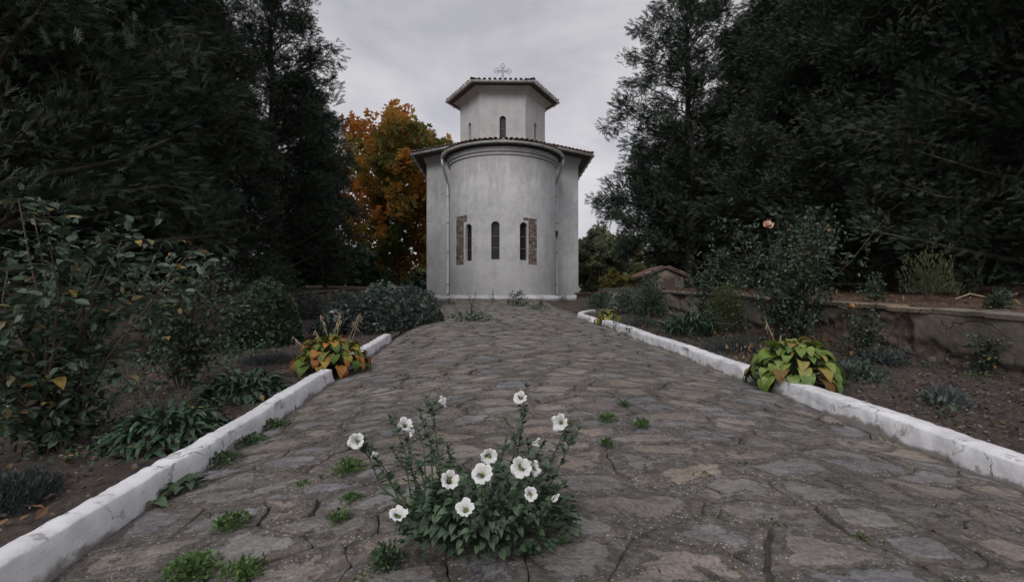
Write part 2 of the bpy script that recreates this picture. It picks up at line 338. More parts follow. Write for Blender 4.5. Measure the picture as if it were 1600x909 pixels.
    M['rose_cloud'] = mat_leaf('rose_foliage', [(0, (.025, .045, .03)), (.6, (.052, .085, .055)), (.9, (.09, .125, .085)), (1, (.19, .13, .05))], .5)
    M['hosta_gold2'] = mat_leaf('hosta_yellowing', [(0, (.10, .15, .03)), (.5, (.20, .22, .04)), (.8, (.32, .26, .05)), (1, (.30, .14, .03))], .5, .25, 'obj')
    M['weed_obj'] = mat_leaf('pale_sprout_leaves', [(0, (.14, .20, .03)), (1, (.26, .30, .05))], .5, .25, 'obj')
    M['clod'] = mat_leaf('soil_clods', [(0, (.02, .015, .012)), (.8, (.075, .058, .05)), (1, (.18, .16, .145))], .95, 0)
    M['hosta_green'] = mat_leaf('hosta_green', [(0, (.09, .16, .035)), (.5, (.16, .24, .05)), (.78, (.27, .31, .08)), (.9, (.30, .24, .06)), (1, (.17, .08, .03))], .42, .25, 'obj')
    M['hosta_gold'] = mat_leaf('hosta_autumn', [(0, (.07, .13, .025)), (.35, (.13, .17, .03)), (.5, (.34, .25, .04)), (.7, (.36, .16, .03)), (1, (.24, .08, .025))], .5, .25, 'obj')
    M['strap'] = mat_leaf('strap_leaves', [(0, (.025, .055, .030)), (.7, (.045, .085, .05)), (1, (.08, .125, .08))], .38, .1, 'obj')
    M['dock'] = mat_leaf('dock_leaves', [(0, (.04, .075, .035)), (1, (.07, .115, .05))], .5, .15, 'obj')
    M['petunia_leaf'] = mat_leaf('petunia_leaves', [(0, (.045, .075, .045)), (.6, (.075, .12, .07)), (1, (.11, .165, .095))], .55, .2, 'obj')
    M['moss'] = mat_leaf('moss', [(0, (.035, .045, .012)), (1, (.08, .11, .03))], .9, .1)
    M['litter'] = mat_leaf('leaf_litter', [(0, (.05, .03, .02)), (.5, (.12, .07, .04)), (.85, (.20, .11, .05)), (1, (.28, .20, .09))], .9, .1)
    M['chips'] = mat_leaf('stone_chips', [(0, (.10, .09, .085)), (.7, (.19, .175, .16)), (1, (.42, .40, .37))], .9, 0)
    m, nt, b = nodes_of('petunia_petal'); c = ramp(nt, attr(nt, 'tint'), [(0, (.26, .32, .10)), (.12, (.62, .66, .48)), (.26, (.80, .80, .78)), (1, (.80, .80, .80))])
    nt.links.new(c, b.inputs['Base Color']); b.inputs['Roughness'].default_value = .6
    b.inputs['Subsurface Weight'].default_value = 0.0
    t = nt.nodes.new('ShaderNodeBsdfTranslucent'); nt.links.new(c, t.inputs[0]); ms = nt.nodes.new('ShaderNodeMixShader'); ms.inputs[0].default_value = .3
    nt.links.new(b.outputs[0], ms.inputs[1]); nt.links.new(t.outputs[0], ms.inputs[2]); nt.links.new(ms.outputs[0], nt.nodes['Material Output'].inputs[0]); M['petal'] = m
    M['throat'] = mat_plain('flower_throat', (.17, .18, .04), .7, bmp=0)
    M['rose_pink'] = mat_plain('rose_petal', (.85, .58, .48), .6, var=.15, scale=60, bmp=0)
    M['rose_orange'] = mat_plain('orange_rose_petal', (.62, .30, .08), .6, var=.15, scale=60, bmp=0)
    M['white_flower'] = mat_plain('white_blossom', (.72, .72, .72), .6, bmp=0)
make_materials()

# ------------------------------------------------------------------ ground profile
TH = math.radians(3.46); CT, ST = math.cos(TH), math.sin(TH)
def uv2xy(u, v): return u*CT-v*ST, u*ST+v*CT
def xy2uv(x, y): return x*CT+y*ST, -x*ST+y*CT
U0, U1, UC = -1.24, 2.19, 0.475
def sstep(a, b, x): t = np.clip((np.asarray(x, float)-a)/(b-a), 0, 1); return t*t*(3-2*t)
def base_rise(Y):
    Y = np.asarray(Y, float); return SL*np.where(Y < 18, Y, 18+(1-np.exp(-np.clip(Y-18, 0, 60)/3))*2.0)
def path_z(u, Y):
    t = (np.asarray(u)-UC)/1.715
    fl = sstep(12, 19, Y)
    return EYE-(0.855-0.135*(1-t*t)*(1-fl)-0.10*fl)+base_rise(Y)+0.012*fbm(np.asarray(u)*1.3, np.asarray(Y)*1.3)
def terrace_rise(Y):
    Y = np.asarray(Y, float); return SL*np.minimum(Y, 26)
def ground_z(x, y):
    x = np.asarray(x, float); y = np.asarray(y, float)
    u, v = xy2uv(x, y)
    br = base_rise(y)
    fl = sstep(15, 20, y)
    hl = 0.86+0.29*sstep(-1.3, -5.0, u)*(1-fl)
    hr = 0.845+0.02*sstep(2.3, 4.6, u)
    z = EYE-np.where(u < 0.5, hl, hr)+br-0.045*((u > U0) & (u < U1))*(1-fl)
    tr = terrace_rise(y); far = sstep(28, 60, y)
    zl = EYE-0.40+tr*(1-far)+0.4*far+0.02*np.clip(-u-5.3, 0, 10); zr = EYE-0.33+tr*(1-far)+0.4*far+0.015*np.clip(u-4.9, 0, 10)
    end = 1-sstep(19, 23, y)
    wl = sstep(-5.33, -5.36, u); wr = sstep(4.80, 4.83, u)*end+(1-end)*sstep(9, 14, u); 
    z = z*(1-wl)+zl*wl; z = z*(1-wr)+zr*wr
    dr = sstep(34, 120, y)*8.0
    return z-dr+0.03*fbm(x*.5, y*.5)
def GZ(x, y): return float(ground_z(x, y))
def at(px, py, Y): return Vector(((px-800)/F_PX*Y, Y, EYE-(py-HOR)/F_PX*Y))
def atX(px, Y): return (px-800)/F_PX*Y

def grid_mesh(name, us, vs, fz, attrs=None, smooth=True):
    U, W = np.meshgrid(us, vs); X, Y = uv2xy(U, W); Z = fz(X, Y, U, W)
    V = np.stack([X.ravel(), Y.ravel(), Z.ravel()], 1); a, b = len(us), len(vs)
    i = np.arange((b-1)*(a-1)); r, c = i//(a-1), i % (a-1); q = r*a+c
    return np_mesh(name, V, np.stack([q, q+1, q+a+1, q+a], 1), None, smooth)
def build_ground():
    us = np.unique(np.concatenate([-np.geomspace(5.5, 900, 40)[::-1], np.linspace(-5.5, -5.2, 13), np.linspace(-5.2, 5.2, 90), np.linspace(4.7, 4.95, 11), np.geomspace(5.2, 900, 40)]))
    vs = np.unique(np.concatenate([np.linspace(-40, -2, 20), np.linspace(-2, 30, 200), np.geomspace(30, 1400, 50)]))
    o = link('ground', grid_mesh('ground', us, vs, lambda X, Y, U, W: ground_z(X, Y)), M['grass_ground'], kind='structure')
    def soil(X, Y, U, W):
        return ground_z(X, Y)+0.012+0.028*fbm(X*3.2, Y*3.2)+0.020*np.maximum(fbm(X*17, Y*17, 0, 3), -.2)+0.008*vnoise(X*60, Y*60)
    for nm, a, b in (('soil_bed', -5.33, -1.30), ('soil_bed', 2.28, 4.80)):
        link(nm, grid_mesh(nm, np.arange(a, b+.01, .030), np.concatenate([np.arange(0.5, 7, .030), np.arange(7, 19, .07)]), soil), M['soil'], kind='structure')
    def ter(X, Y, U, W): return ground_z(X, Y)+0.01+0.03*fbm(X*2.2, Y*2.2)+0.015*fbm(X*12, Y*12, 0, 2)
    link('terrace_ground', grid_mesh('terrace_ground', np.arange(4.84, 16, .09), np.arange(0, 19, .09), ter), M['needles'], kind='structure')
    link('terrace_ground', grid_mesh('terrace_ground', np.arange(-17, -5.37, .11), np.arange(0, 26, .11), ter), M['needles'], kind='structure')
    # far hills
    rnd = np.linspace(-500, 700, 90); dep = np.linspace(0, 1, 14)
    V = []; 
    for t in dep:
        for x in rnd:
            h = (28+16*float(fbm(x*.006, 3.1))+8*float(fbm(x*.03, 1.2)))*math.sin(min(t*1.25, 1)*PI/2)
            V.append((x, 380+t*260, -9+h+2*float(vnoise(x*.1, t*30))))
    n = len(rnd); F = [(r*n+c, r*n+c+1, (r+1)*n+c+1, (r+1)*n+c) for r in range(len(dep)-1) for c in range(n-1)]
    link('hills', np_mesh('hills', V, F, None, True), M['hill'], kind='structure')
build_ground()

# ------------------------------------------------------------------ stone path
def clip_poly(P, a, b, c):
    """keep a*x+b*y<=c"""
    out = []
    n = len(P)
    for i in range(n):
        p, q = P[i], P[(i+1) % n]; dp = a*p[0]+b*p[1]-c; dq = a*q[0]+b*q[1]-c
        if dp <= 0: out.append(p)
        if (dp < 0 < dq) or (dq < 0 < dp):
            t = dp/(dp-dq); out.append((p[0]+t*(q[0]-p[0]), p[1]+t*(q[1]-p[1])))
    return out
def build_path():
    rs = random.Random(11); AN = 1.8
    pth = link('path', grid_mesh('path', np.linspace(U0-.03, U1+.03, 70), np.concatenate([np.arange(.15, 8, .05), np.arange(8, 19.6, .12)]),
               lambda X, Y, U, W: path_z(U, Y)-0.014+0.012*fbm(U*7, W*7, 3.3, 4)+.003*fbm(X*30, Y*30)), M['joint'], kind='structure')
    pts = []
    W0, W1 = 0.55*AN, 19.3*AN
    tries = 0
    while tries < 60000 and len(pts) < 1250:
        tries += 1
        u = rs.uniform(U0, U1); w = rs.uniform(W0, W1); dmin = 0.155+0.20*rs.random()**1.5
        if all((u-a)**2+(w-b)**2 > dmin*dmin for a, b in pts): pts.append((u, w))
        if tries > 16000: break
    PT = np.array(pts); cells = []
    for k, (u, w) in enumerate(pts):
        d = (PT[:, 0]-u)**2+(PT[:, 1]-w)**2; nb = np.argsort(d)[1:22]
        P = [(U0, W0), (U1, W0), (U1, W1), (U0, W1)]
        for j in nb:
            a, b = PT[j, 0]-u, PT[j, 1]-w; c = (PT[j, 0]**2+PT[j, 1]**2-u*u-w*w)/2
            P = clip_poly(P, a, b, c)
            if len(P) < 3: break
        if len(P) >= 3: cells.append(([(p[0], p[1]/AN) for p in P], (u, w/AN)))
    cells.sort(key=lambda c: c[1][1])
    VB, FB, CB, RB = [], [], [], []; nb = 0
    for idx, (P, c) in enumerate(cells):
        v0 = c[1]; seg = 0.022 if v0 < 2.6 else (0.04 if v0 < 6 else 0.10)
        Q = []
        for i in range(len(P)):
            p, q = np.array(P[i]), np.array(P[(i+1) % len(P)]); L = np.linalg.norm(q-p); n = max(1, int(L/seg))
            for t in range(n): Q.append(p+(q-p)*(t/n))
        Q = np.array(Q)
        # soften corners
        Q = Q*.6+.2*(np.roll(Q, 1, 0)+np.roll(Q, -1, 0))
        wx = 0.085*fbm(Q[:, 0]*3.6, Q[:, 1]*3.6, 5.0, 5); wy = 0.06*fbm(Q[:, 0]*3.6, Q[:, 1]*3.6, 9.0, 5)
        Q = np.stack([np.clip(Q[:, 0]+wx, U0, U1), Q[:, 1]+wy], 1)
        cc = Q.mean(0); dv = Q-cc; dl = np.linalg.norm(dv, axis=1)[:, None]+1e-6
        g = .0008+0.0003*v0+0.008*np.clip(vnoise(Q[:, 0]*3.1, Q[:, 1]*3.1, 2.2)+.18, 0, 1)[:, None]
        Q = cc+dv*np.clip(1-g/dl, .5, 1)
        Q[:, 0] = np.clip(Q[:, 0], U0, U1); 
        off = rs.uniform(-.005, .006); tx, ty = rs.uniform(-.018, .018), rs.uniform(-.012, .045); rn = rs.random()
        rings = [(1.0, -.030, 0.0), (1.0, -.004, 0.0), (.975, -.0006, .08), (.86, 0.0, .32), (.66, .001, .60), (.36, .001, .85)]
        if v0 > 8: rings = [(1.0, -.02, 0.0), (.97, -.002, .15), (.75, 0.0, .8)]
        V = []; C = []
        for s, dz, co in rings:
            R = cc+(Q-cc)*s
            X, Y = uv2xy(R[:, 0], R[:, 1])
            Z = path_z(R[:, 0], Y)+off+tx*(R[:, 0]-cc[0])+ty*(R[:, 1]-cc[1])+dz+0.012*fbm(R[:, 0]*7, R[:, 1]*7, 3.3, 4)
            V.append(np.stack([X, Y, Z], 1)); C.append(np.full(len(R), co))
        X, Y = uv2xy(cc[0], cc[1]); V.append(np.array([[X, Y, float(path_z(cc[0], Y))+off+.001+.012*float(fbm(cc[0]*7, cc[1]*7, 3.3, 4))]])); C.append(np.array([.9]))
        V = np.concatenate(V); C = np.concatenate(C); m = len(Q); F = []
        for r in range(len(rings)-1):
            for i in range(m): F.append((r*m+i, r*m+(i+1) % m, (r+1)*m+(i+1) % m, (r+1)*m+i))
        r = len(rings)-1
        for i in range(m): F.append((r*m+i, r*m+(i+1) % m, len(V)-1))
        if idx < 298:
            o = V[-1].copy(); V = V-o
            me = np_mesh('stone', V, F, {'core': C, 'rnd': np.full(len(V), rn)}, True)
            link('stone', me, M['stone'], pth, o)
        else:
            VB.append(V); CB.append(C); RB.append(np.full(len(V), rn)); FB += [[i+nb for i in f] for f in F]; nb += len(V)
    me = np_mesh('far_stones', np.concatenate(VB), FB, {'core': np.concatenate(CB), 'rnd': np.concatenate(RB)}, True)
    link('far_stones', me, M['stone'], pth, kind='stuff')
    print('cells', len(cells), 'last part stone v', cells[297][1][1])
build_path()

# ------------------------------------------------------------------ kerbs
def kerb(label, uin, side, v0, v1, bend=None, w=0.15, h=0.105, notch=()):
    """side +1: kerb lies to the right of uin; strip of rough whitewashed masonry"""
    base = uv2xy(uin+side*w/2, (v0+v1)/2)
    n = max(8, int((v1-v0)/(.016 if v0 < 3 else .03))); vs = np.linspace(v0, v1, n)
    prof = [(-.004, -.06), (0.0, 0.0), (.004, .03), (.010, h*.62), (.014, h-.006), (.020, h), (w*.5, h+.004), (w-.02, h+.001), (w-.004, h-.012), (w, h-.06), (w+.004, -.06)]
    prof = prof if uin < 0 or side > 0 else prof
    V = []; A = []
    for i, v in enumerate(vs):
        bu = bend(v) if bend else 0.0
        endt = min(1.0, min(v-v0, v1-v)/.05+.35)
        sag = 0.012*float(fbm(v*1.1, uin*3)); wob = 0.014*float(fbm(v*1.6, uin*5+3, 0, 3))
        for j, (du, dz) in enumerate(prof):
            u = uin+bu+side*(du*(1.0))+wob
            X, Y = uv2xy(u, v)
            zz = float(path_z(uin, Y))+sag+dz*(endt if dz > 0 else 1)
            nz = 0.007*float(fbm(v*22, j*.9, uin, 3)); nu = 0.010*float(fbm(v*16, j*.9+40, uin, 3))
            if 1 <= j <= 4:
                for a, b, d in notch:
                    if a < v < b: nu += side*d*math.sin((v-a)/(b-a)*PI)**.3*(1 if j < 4 else .5)
            V.append((X+nu*CT+(0), Y+nu*ST, zz+nz))
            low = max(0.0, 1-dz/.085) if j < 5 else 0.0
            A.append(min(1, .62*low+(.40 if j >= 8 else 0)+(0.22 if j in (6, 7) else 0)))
    m = len(prof); F = [(i*m+j, i*m+j+1, (i+1)*m+j+1, (i+1)*m+j) for i in range(n-1) for j in range(m-1)]
    F.append(tuple(range(m))); F.append(tuple((n-1)*m+k for k in range(m))[::-1])
    V = np.array(V); X, Y = base; o = np.array([X, Y, float(path_z(uin, Y))])
    me = np_mesh('kerb', V-o, F, {'tint': A}, True)
    ob = link('kerb', me, M['kerb'], loc=o); tag(ob, label, 'kerb', 'whitewashed kerbs edging the stone path')
    bm = bmesh.new(); bm.from_mesh(me); bmesh.ops.recalc_face_normals(bm, faces=bm.faces); bm.to_mesh(me); bm.free(); return ob
kerb('long whitewashed kerb running from the bottom left corner to the orange hosta', U0, -1, .55, 4.15, w=.115, notch=((3.02, 3.16, .02),))
kerb('short white kerb piece between the orange hosta and the spreading bush, left of the path', U0, -1, 4.72, 6.75, w=.125, notch=((4.72, 4.95, .03),))
kerb('long cracked white kerb from the right picture edge back to the big green hosta', U1, 1, .5, 3.58, w=.165)
kerb('white kerb along the right side of the path between the big and the small hosta', U1, 1, 3.98, 8.9, w=.165, notch=((5.1, 5.3, .03),))
kerb('far curved end of white kerb bending right beyond the small yellowing hosta', U1-.07, 1, 9.35, 11.9, bend=lambda v: .55*max(0, (v-10)/1.9)**2-.1*math.sin((v-9.35)/2.55*PI), w=.15, h=.09)

# ------------------------------------------------------------------ low retaining walls with coping
def ret_wall(label, u, v0, v1, side, hbot, htop, seed):
    """face at u looking to the path (side=+1: wall on the right). Render skin, rubble stones where it has fallen, coping slab"""
    X, Y = uv2xy(u, (v0+v1)/2); root = empty('retaining_wall', (X, Y, GZ(X-side*.3, Y))); tag(root, label, 'wall')
    n = int((v1-v0)/.028); vs = np.linspace(v0, v1, n); m = 18; AT = []
    def top(v): x, y = uv2xy(u, v); return EYE-htop+float(terrace_rise(y))
    V = []; 
    def W(uu, v, z): x, y = uv2xy(uu, v); return (x-X, y-Y, z-root.location.z)
    for v in vs:
        zt = top(v)-.05; x, y = uv2xy(u, v); zb = EYE-hbot+SL*y-.12
        edge = (0.10+0.09*float(fbm(v*1.7, seed, 0, 3)))   # the skin ends raggedly above the soil
        for j in range(m):
            t = j/(m-1); z = zb+(zt-zb)*t
            hole = max(float(sstep(edge+.125, edge+.10, z-zb)), float(sstep(.13, .17, fbm(v*1.7, z*2.9, seed+.5, 4)))); rec = .04*hole+.012*float(fbm(v*3, z*5, seed, 3))+hole*.03*float(fbm(v*11, z*14, seed, 2)); AT.append(hole)
            V.append(W(u+side*rec, v, z))
        V.append(W(u+side*.22, v, zt)); V.append(W(u+side*.24, v, zb)); AT += [0, 0]
    m2 = m+2; F = [(i*m2+j, i*m2+j+1, (i+1)*m2+j+1, (i+1)*m2+j) for i in range(n-1) for j in range(m2-1)]
    F += [tuple(range(m2)), tuple((n-1)*m2+k for k in range(m2))[::-1]]
    link('wall_body', np_mesh('wall_body', V, F, {'tint': AT}, True), M['wall'], root)
    rs = random.Random(seed); v = v0
    while v < v1-.2:
        L = min(rs.uniform(1.1, 1.7), v1-v); V = []; k = 24
        dz0, dz1 = rs.uniform(-.006, .006), rs.uniform(-.006, .006)
        for i in range(k):
            t = i/(k-1); vv = v+.004+(L-.008)*t; z = top(vv)+dz0*(1-t)+dz1*t+.022*float(fbm(vv*3.1, seed, 4.4, 4))
            nn = .03*float(fbm(vv*4, seed+2, 0, 3))
            for du, dz in ((-.03+nn, -.05), (-.035+nn, -.008), (-.02+nn, 0), (.13, .004), (.25, -.002), (.25, -.05)): V.append(W(u+side*du, vv, z+dz))
        F = [(i*6+j, i*6+(j+1) % 6, (i+1)*6+(j+1) % 6, (i+1)*6+j) for i in range(k-1) for j in range(6)]+[tuple(range(6)), tuple((k-1)*6+q for q in range(6))[::-1]]
        link('coping_slab', np_mesh('coping_slab', V, F, None, False), M['wall'], root); v += L
    # exposed rubble stones along the broken foot of the skin and in holes
    def rub(v, dz, s):
        x, y = uv2xy(u, v); zb = EYE-hbot+SL*y
        bm = bmesh.new(); bmesh.ops.create_icosphere(bm, subdivisions=1, radius=1)
        for q in bm.verts:
            q.co = Vector((q.co.x*s*.45, q.co.y*s, q.co.z*s*.6)); q.co *= 1+.22*float(vnoise(q.co.x*30+v*9, q.co.y*30, q.co.z*30))
        me = bpy.data.meshes.new('rubble_stone'); bm.to_mesh(me); bm.free()
        o = link('rubble_stone', me, M['stone_rubble'], root); p = W(u+side*.045, v, zb+dz); o.location = p
    for i in range(int((v1-v0)*5)):
        vv = v0+.1+(v1-v0-.2)*rs.random(); rub(vv, rs.uniform(-.02, .10), rs.uniform(.05, .09))
    return root
M['stone_rubble'] = mat_plain('rubble_stone', (.13, .115, .10), .95, var=.4, scale=9, bmp=.8, bscale=30, bd=.02)
ret_wall('low crumbling retaining wall holding the terrace right of the path, behind the flower bed', 4.65, 1.5, 13.6, 1, .86, .30, 3)
ret_wall('dark low retaining wall behind the left flower bed, below the conifers', -5.2, 1.0, 21.0, -1, 1.12, .38, 5)

# ------------------------------------------------------------------ church
def offset_poly(P, d, closed=True):
    n = len(P); out = []
    for i in range(n):
        p = Vector(P[i]); a = Vector(P[i-1]) if (closed or i > 0) else None; b = Vector(P[(i+1) % n]) if (closed or i < n-1) else None
        def nrm(s, e): t = (e-s).normalized(); return Vector((t.y, -t.x))
        if a is None: nn = nrm(p, b); out.append(p+nn*d)
        elif b is None: nn = nrm(a, p); out.append(p+nn*d)
        else:
            n1, n2 = nrm(a, p), nrm(p, b); mm = (n1+n2); mm.normalize(); out.append(p+mm*(d/max(.3, mm.dot(n1))))
    return [(o.x, o.y) for o in out]
def sweep(P, prof, closed=True, sol=True):
    """P counter-clockwise seen from above (outside on the right of travel); prof list of (outward, z); sol closes the profile"""
    rings = [offset_poly(P, d, closed) for d, z in prof]; n = len(P); m = len(prof); V = []
    for i in range(n):
        for j, (d, z) in enumerate(prof): V.append((rings[j][i][0], rings[j][i][1], z))
    F = []; mm = m if sol else m-1
    for i in range(n if closed else n-1):
        for j in range(mm): a, b = i*m+j, i*m+(j+1) % m; c, d = ((i+1) % n)*m+(j+1) % m, ((i+1) % n)*m+j; F.append((a, d, c, b))
    if sol and not closed: F.append(tuple(range(m))); F.append(tuple((n-1)*m+k for k in range(m))[::-1])
    return V, F
def prism(P, z0, z1):
    n = len(P); V = [(x, y, z0) for x, y in P]+[(x, y, z1) for x, y in P]
    return V, [tuple(range(n))[::-1], tuple(n+i for i in range(n))]+[(i, (i+1) % n, n+(i+1) % n, n+i) for i in range(n)]
def fix_normals(me):
    bm = bmesh.new(); bm.from_mesh(me); bmesh.ops.recalc_face_normals(bm, faces=bm.faces); bm.to_mesh(me); bm.free(); return me
def carve(me, cutters):
    """boolean difference, applied, helpers deleted"""
    o = bpy.data.objects.new('tmp', fix_normals(me)); COL.objects.link(o); tmp = []
    for c in cutters:
        co = bpy.data.objects.new('tmpc', fix_normals(c)); COL.objects.link(co); tmp.append(co)
        md = o.modifiers.new('b', 'BOOLEAN'); md.operation = 'DIFFERENCE'; md.solver = 'EXACT'; md.object = co
    dg = bpy.context.evaluated_depsgraph_get(); dg.update(); r = bpy.data.meshes.new_from_object(o.evaluated_get(dg))
    for t in tmp+[o]: bpy.data.objects.remove(t, do_unlink=True)
    return r
def arch_outline(w, h, n=10):
    """arched opening, base at 0, width w, total height h"""
    r = w/2; P = [(-r, 0), (r, 0)]; P += [(r*math.cos(a), h-r+r*math.sin(a)) for a in np.linspace(0, PI, n)]; return P
def arch_prism(w, h, d0, d1, pos_, nrm, n=10):
    """prism along -nrm between depth d0 (outside, positive) and d1"""
    nrm = Vector(nrm); t = Vector((-nrm.y, nrm.x, 0)); P = arch_outline(w, h, n); p0 = Vector(pos_); V = []
    for d in (d0, d1):
        for a, b in P: V.append(tuple(p0+t*a+Vector((0, 0, b))+nrm*d))
    n = len(P); return V, [tuple(range(n)), tuple(n+i for i in range(n))[::-1]]+[(i, n+i, n+(i+1) % n, (i+1) % n) for i in range(n)]
CH = math.atan2(14.5, F_PX)
def build_church():
    gz = 0.63
    root = empty('church', (-math.sin(CH)*25, math.cos(CH)*25, gz), CH)
    tag(root, 'small white plastered chapel with round apse and six-sided tower, closing the stone path', 'church')
    OY = 25.0
    def loc(V): V = np.asarray(V, float).reshape(-1, 3).copy(); V[:, 1] -= OY; V[:, 2] -= gz; return V
    def mk(name, V, F, mat, smooth=False, kind=None, par=root, fix=True):
        me = np_mesh(name, loc(V), F, None, smooth)
        if fix: fix_normals(me)
        return link(name, me, mat, par, kind=kind)
    AC, R = 21.3, 2.30
    def apt(phi, r, z): a = math.radians(phi); return (r*math.sin(a), AC-r*math.cos(a), z)
    def nr(phi): a = math.radians(phi); return (math.sin(a), -math.cos(a), 0)
    body = [(-3.6, 23.1), (-2.0, 22.1), (2.0, 22.1), (3.6, 23.1), (3.6, 31.5), (-3.6, 31.5)]
    # --- body
    V, F = prism(body, gz-.3, 7.28); mk('body_wall', V, F, M['plaster'])
    # --- apse, carved
    NS = 150; arc = [(-R*1.0, 22.6)]+[apt(p, R, 0)[:2] for p in np.linspace(-90, 90, NS)]+[(R*1.0, 22.6)]
    V, F = prism(arc, gz-.3, 6.75); me = np_mesh('apse_wall', loc(V), F)
    wins = [(-36.6, 2.19, 1.48), (-7.2, 2.22, 1.49), (21.2, 2.20, 1.50)]
    cut = []
    for ph, z0, h in wins:
        V, F = arch_prism(.33, h, .3, -.24, apt(ph, R, z0), nr(ph)); cut.append(np_mesh('c', loc(V), F))
    def sector(p0, p1, z0, z1, ra, rb):
        ps = np.linspace(p0, p1, 9); V = [apt(p, r, z) for z in (z0, z1) for r in (ra, rb) for p in ps]; n = 9
        F = [(i, i+1, n+i+1, n+i) for i in range(n-1)]+[(2*n+i, 3*n+i, 3*n+i+1, 2*n+i+1) for i in range(n-1)]
        F += [(i, 2*n+i, 2*n+i+1, i+1) for i in range(n-1)]+[(n+i, n+i+1, 3*n+i+1, 3*n+i) for i in range(n-1)]+[(0, n, 3*n, 2*n), (n-1, 3*n-1, 4*n-1, 2*n-1)]
        return V, F
    patches = [[(-56.8, -43.0, 2.05, 4.02), (-42.98, -38.2, 3.76, 4.04)], [(26.3, 36.8, 2.03, 3.86), (20.6, 26.28, 3.76, 3.88)]]
    for pp in patches:
        for (a, b, z0, z1) in pp:
            V, F = sector(a, b, z0, z1, R-.035, R+.2); cut.append(np_mesh('c', loc(V), F))
    me = carve(me, cut); me.polygons.foreach_set('use_smooth', np.zeros(len(me.polygons), bool))
    me.materials.clear(); link('apse_wall', me, M['plaster'], root)
    # bricks in the bare patches, mortar behind them
    rs = random.Random(4)
    bme = None
    for pi, pp in enumerate(patches):
        for (a, b, z0, z1) in pp:
            V, F = sector(a+.05, b-.05, z0+.003, z1-.003, R-.06, R-.022); mk('mortar_bed', V, F, M['mortar'])
            z = z0+.006; row = 0
            while z < z1-.02:
                hh = .072*rs.uniform(.85, 1.1); arcw = math.radians(b-a)*R; x = -(0.12 if row % 2 else 0)-rs.uniform(0, .05)
                while x < arcw:
                    L = rs.choice((.23, .23, .12, .17)); x0, x1 = max(x, .004), min(x+L, arcw-.004); x += L+.014
                    if x1-x0 < .03: continue
                    if bme is None:
                        mb = MB(); mb.box((0, 0, 0), (1, 1, 1)); bme = mb.mesh('brick')
                        bm = bmesh.new(); bm.from_mesh(bme); bmesh.ops.bevel(bm, geom=bm.edges[:], offset=.05, segments=1, affect='EDGES'); bm.to_mesh(bme); bm.free(); bme.materials.append(M['brick'])
                    ph = a+math.degrees((x0+x1)/2/R); dep = .045
                    p = apt(ph, R-.012+rs.uniform(-.012, .006)-dep/2, min(z+hh/2, z1-.02))
                    o = link('brick', bme, None, root, tuple(loc([p])[0])); o.scale = (x1-x0, dep, min(hh, .068)); o.rotation_euler = (rs.uniform(-.02, .02), rs.uniform(-.03, .03), math.radians(ph))
                z += hh+.014; row += 1
    # plaster reveals round the outer windows next to the bricks
    # --- windows
    def window(p0, n, w, h, bars=3, wide=False):
        n = Vector(n); t = Vector((-n.y, n.x, 0)); p0 = Vector(p0)
        wr = bpy.data.objects.new('window', None)
        P = arch_outline(w-.004, h-.004, 12); Q = arch_outline(w-.075, h-.08, 12); V = []
        for d in (-.13, -.18):
            V += [tuple(p0+t*a+Vector((0, 0, c+.002))+n*d) for a, c in P]; V += [tuple(p0+t*a+Vector((0, 0, c+.04))+n*d) for a, c in Q]
        k = len(P); F = []
        for i in range(k):
            j = (i+1) % k
            F += [(i, j, k+j, k+i), (2*k+i, 3*k+i, 3*k+j, 2*k+j), (k+i, k+j, 3*k+j, 3*k+i), (i, 2*k+i, 2*k+j, j)]
        fr = mk('window', V, F, M['frame'])
        V = [tuple(p0+t*a+Vector((0, 0, c+.04))+n*(-.165)) for a, c in Q]
        mk('pane', V, [tuple(range(len(Q)))], M['glass'], par=fr, fix=False)
        mb = MB()
        rz = math.atan2(t.y, t.x)
        for q in range(1, bars):
            z = (h-w*.3)*q/bars; c = p0+Vector((0, 0, z))+n*(-.150); mb = MB(); mb.box(tuple(c), (w-.07, .020, .022), rz)
            link('glazing_bar', np_mesh('glazing_bar', loc(np.concatenate(mb.V)), mb.F), M['bar'], fr)
        return fr
    for ph, z0, h in wins: window(apt(ph, R*math.cos(math.radians(4)), z0), nr(ph), .33, h)
    # --- cornice and eave of apse
    ap = [apt(p, R, 0)[:2] for p in np.linspace(-92, 92, 64)]
    V, F = sweep(ap, [(-.02, 6.30), (.05, 6.32), (.06, 6.38), (.035, 6.40), (.10, 6.44), (.12, 6.50), (.10, 6.52), (.13, 6.60), (-.02, 6.60)], False); mk('apse_cornice', V, F, M['plaster'])
    V, F = sweep(ap, [(-.1, 6.604), (.235, 6.66), (.24, 6.74), (-.1, 6.78)], False); mk('apse_eave', V, F, M['soffit'])
    def gutter(P, z, off, closed, name='gutter'):
        prof = [(off+.065*math.cos(a)*1.0+.065, z+.062*math.sin(a)) for a in np.linspace(PI, 2*PI, 7)]
        prof += [(off+.125*.97+.0, z+.012), ]
        inner = [(off+.065+.055*math.cos(a), z+.05*math.sin(a)) for a in np.linspace(2*PI, PI, 7)]
        V, F = sweep(P, prof[:7]+[(off+.138, z+.012), (off+.12, z+.012)]+inner, closed); g = mk(name, V, F, M['gutter'], True); return g
    bkm = MB().box((0, 0, 0), (.03, .155, .125)).mesh('gutter_bracket'); bkm.materials.append(M['cross'])
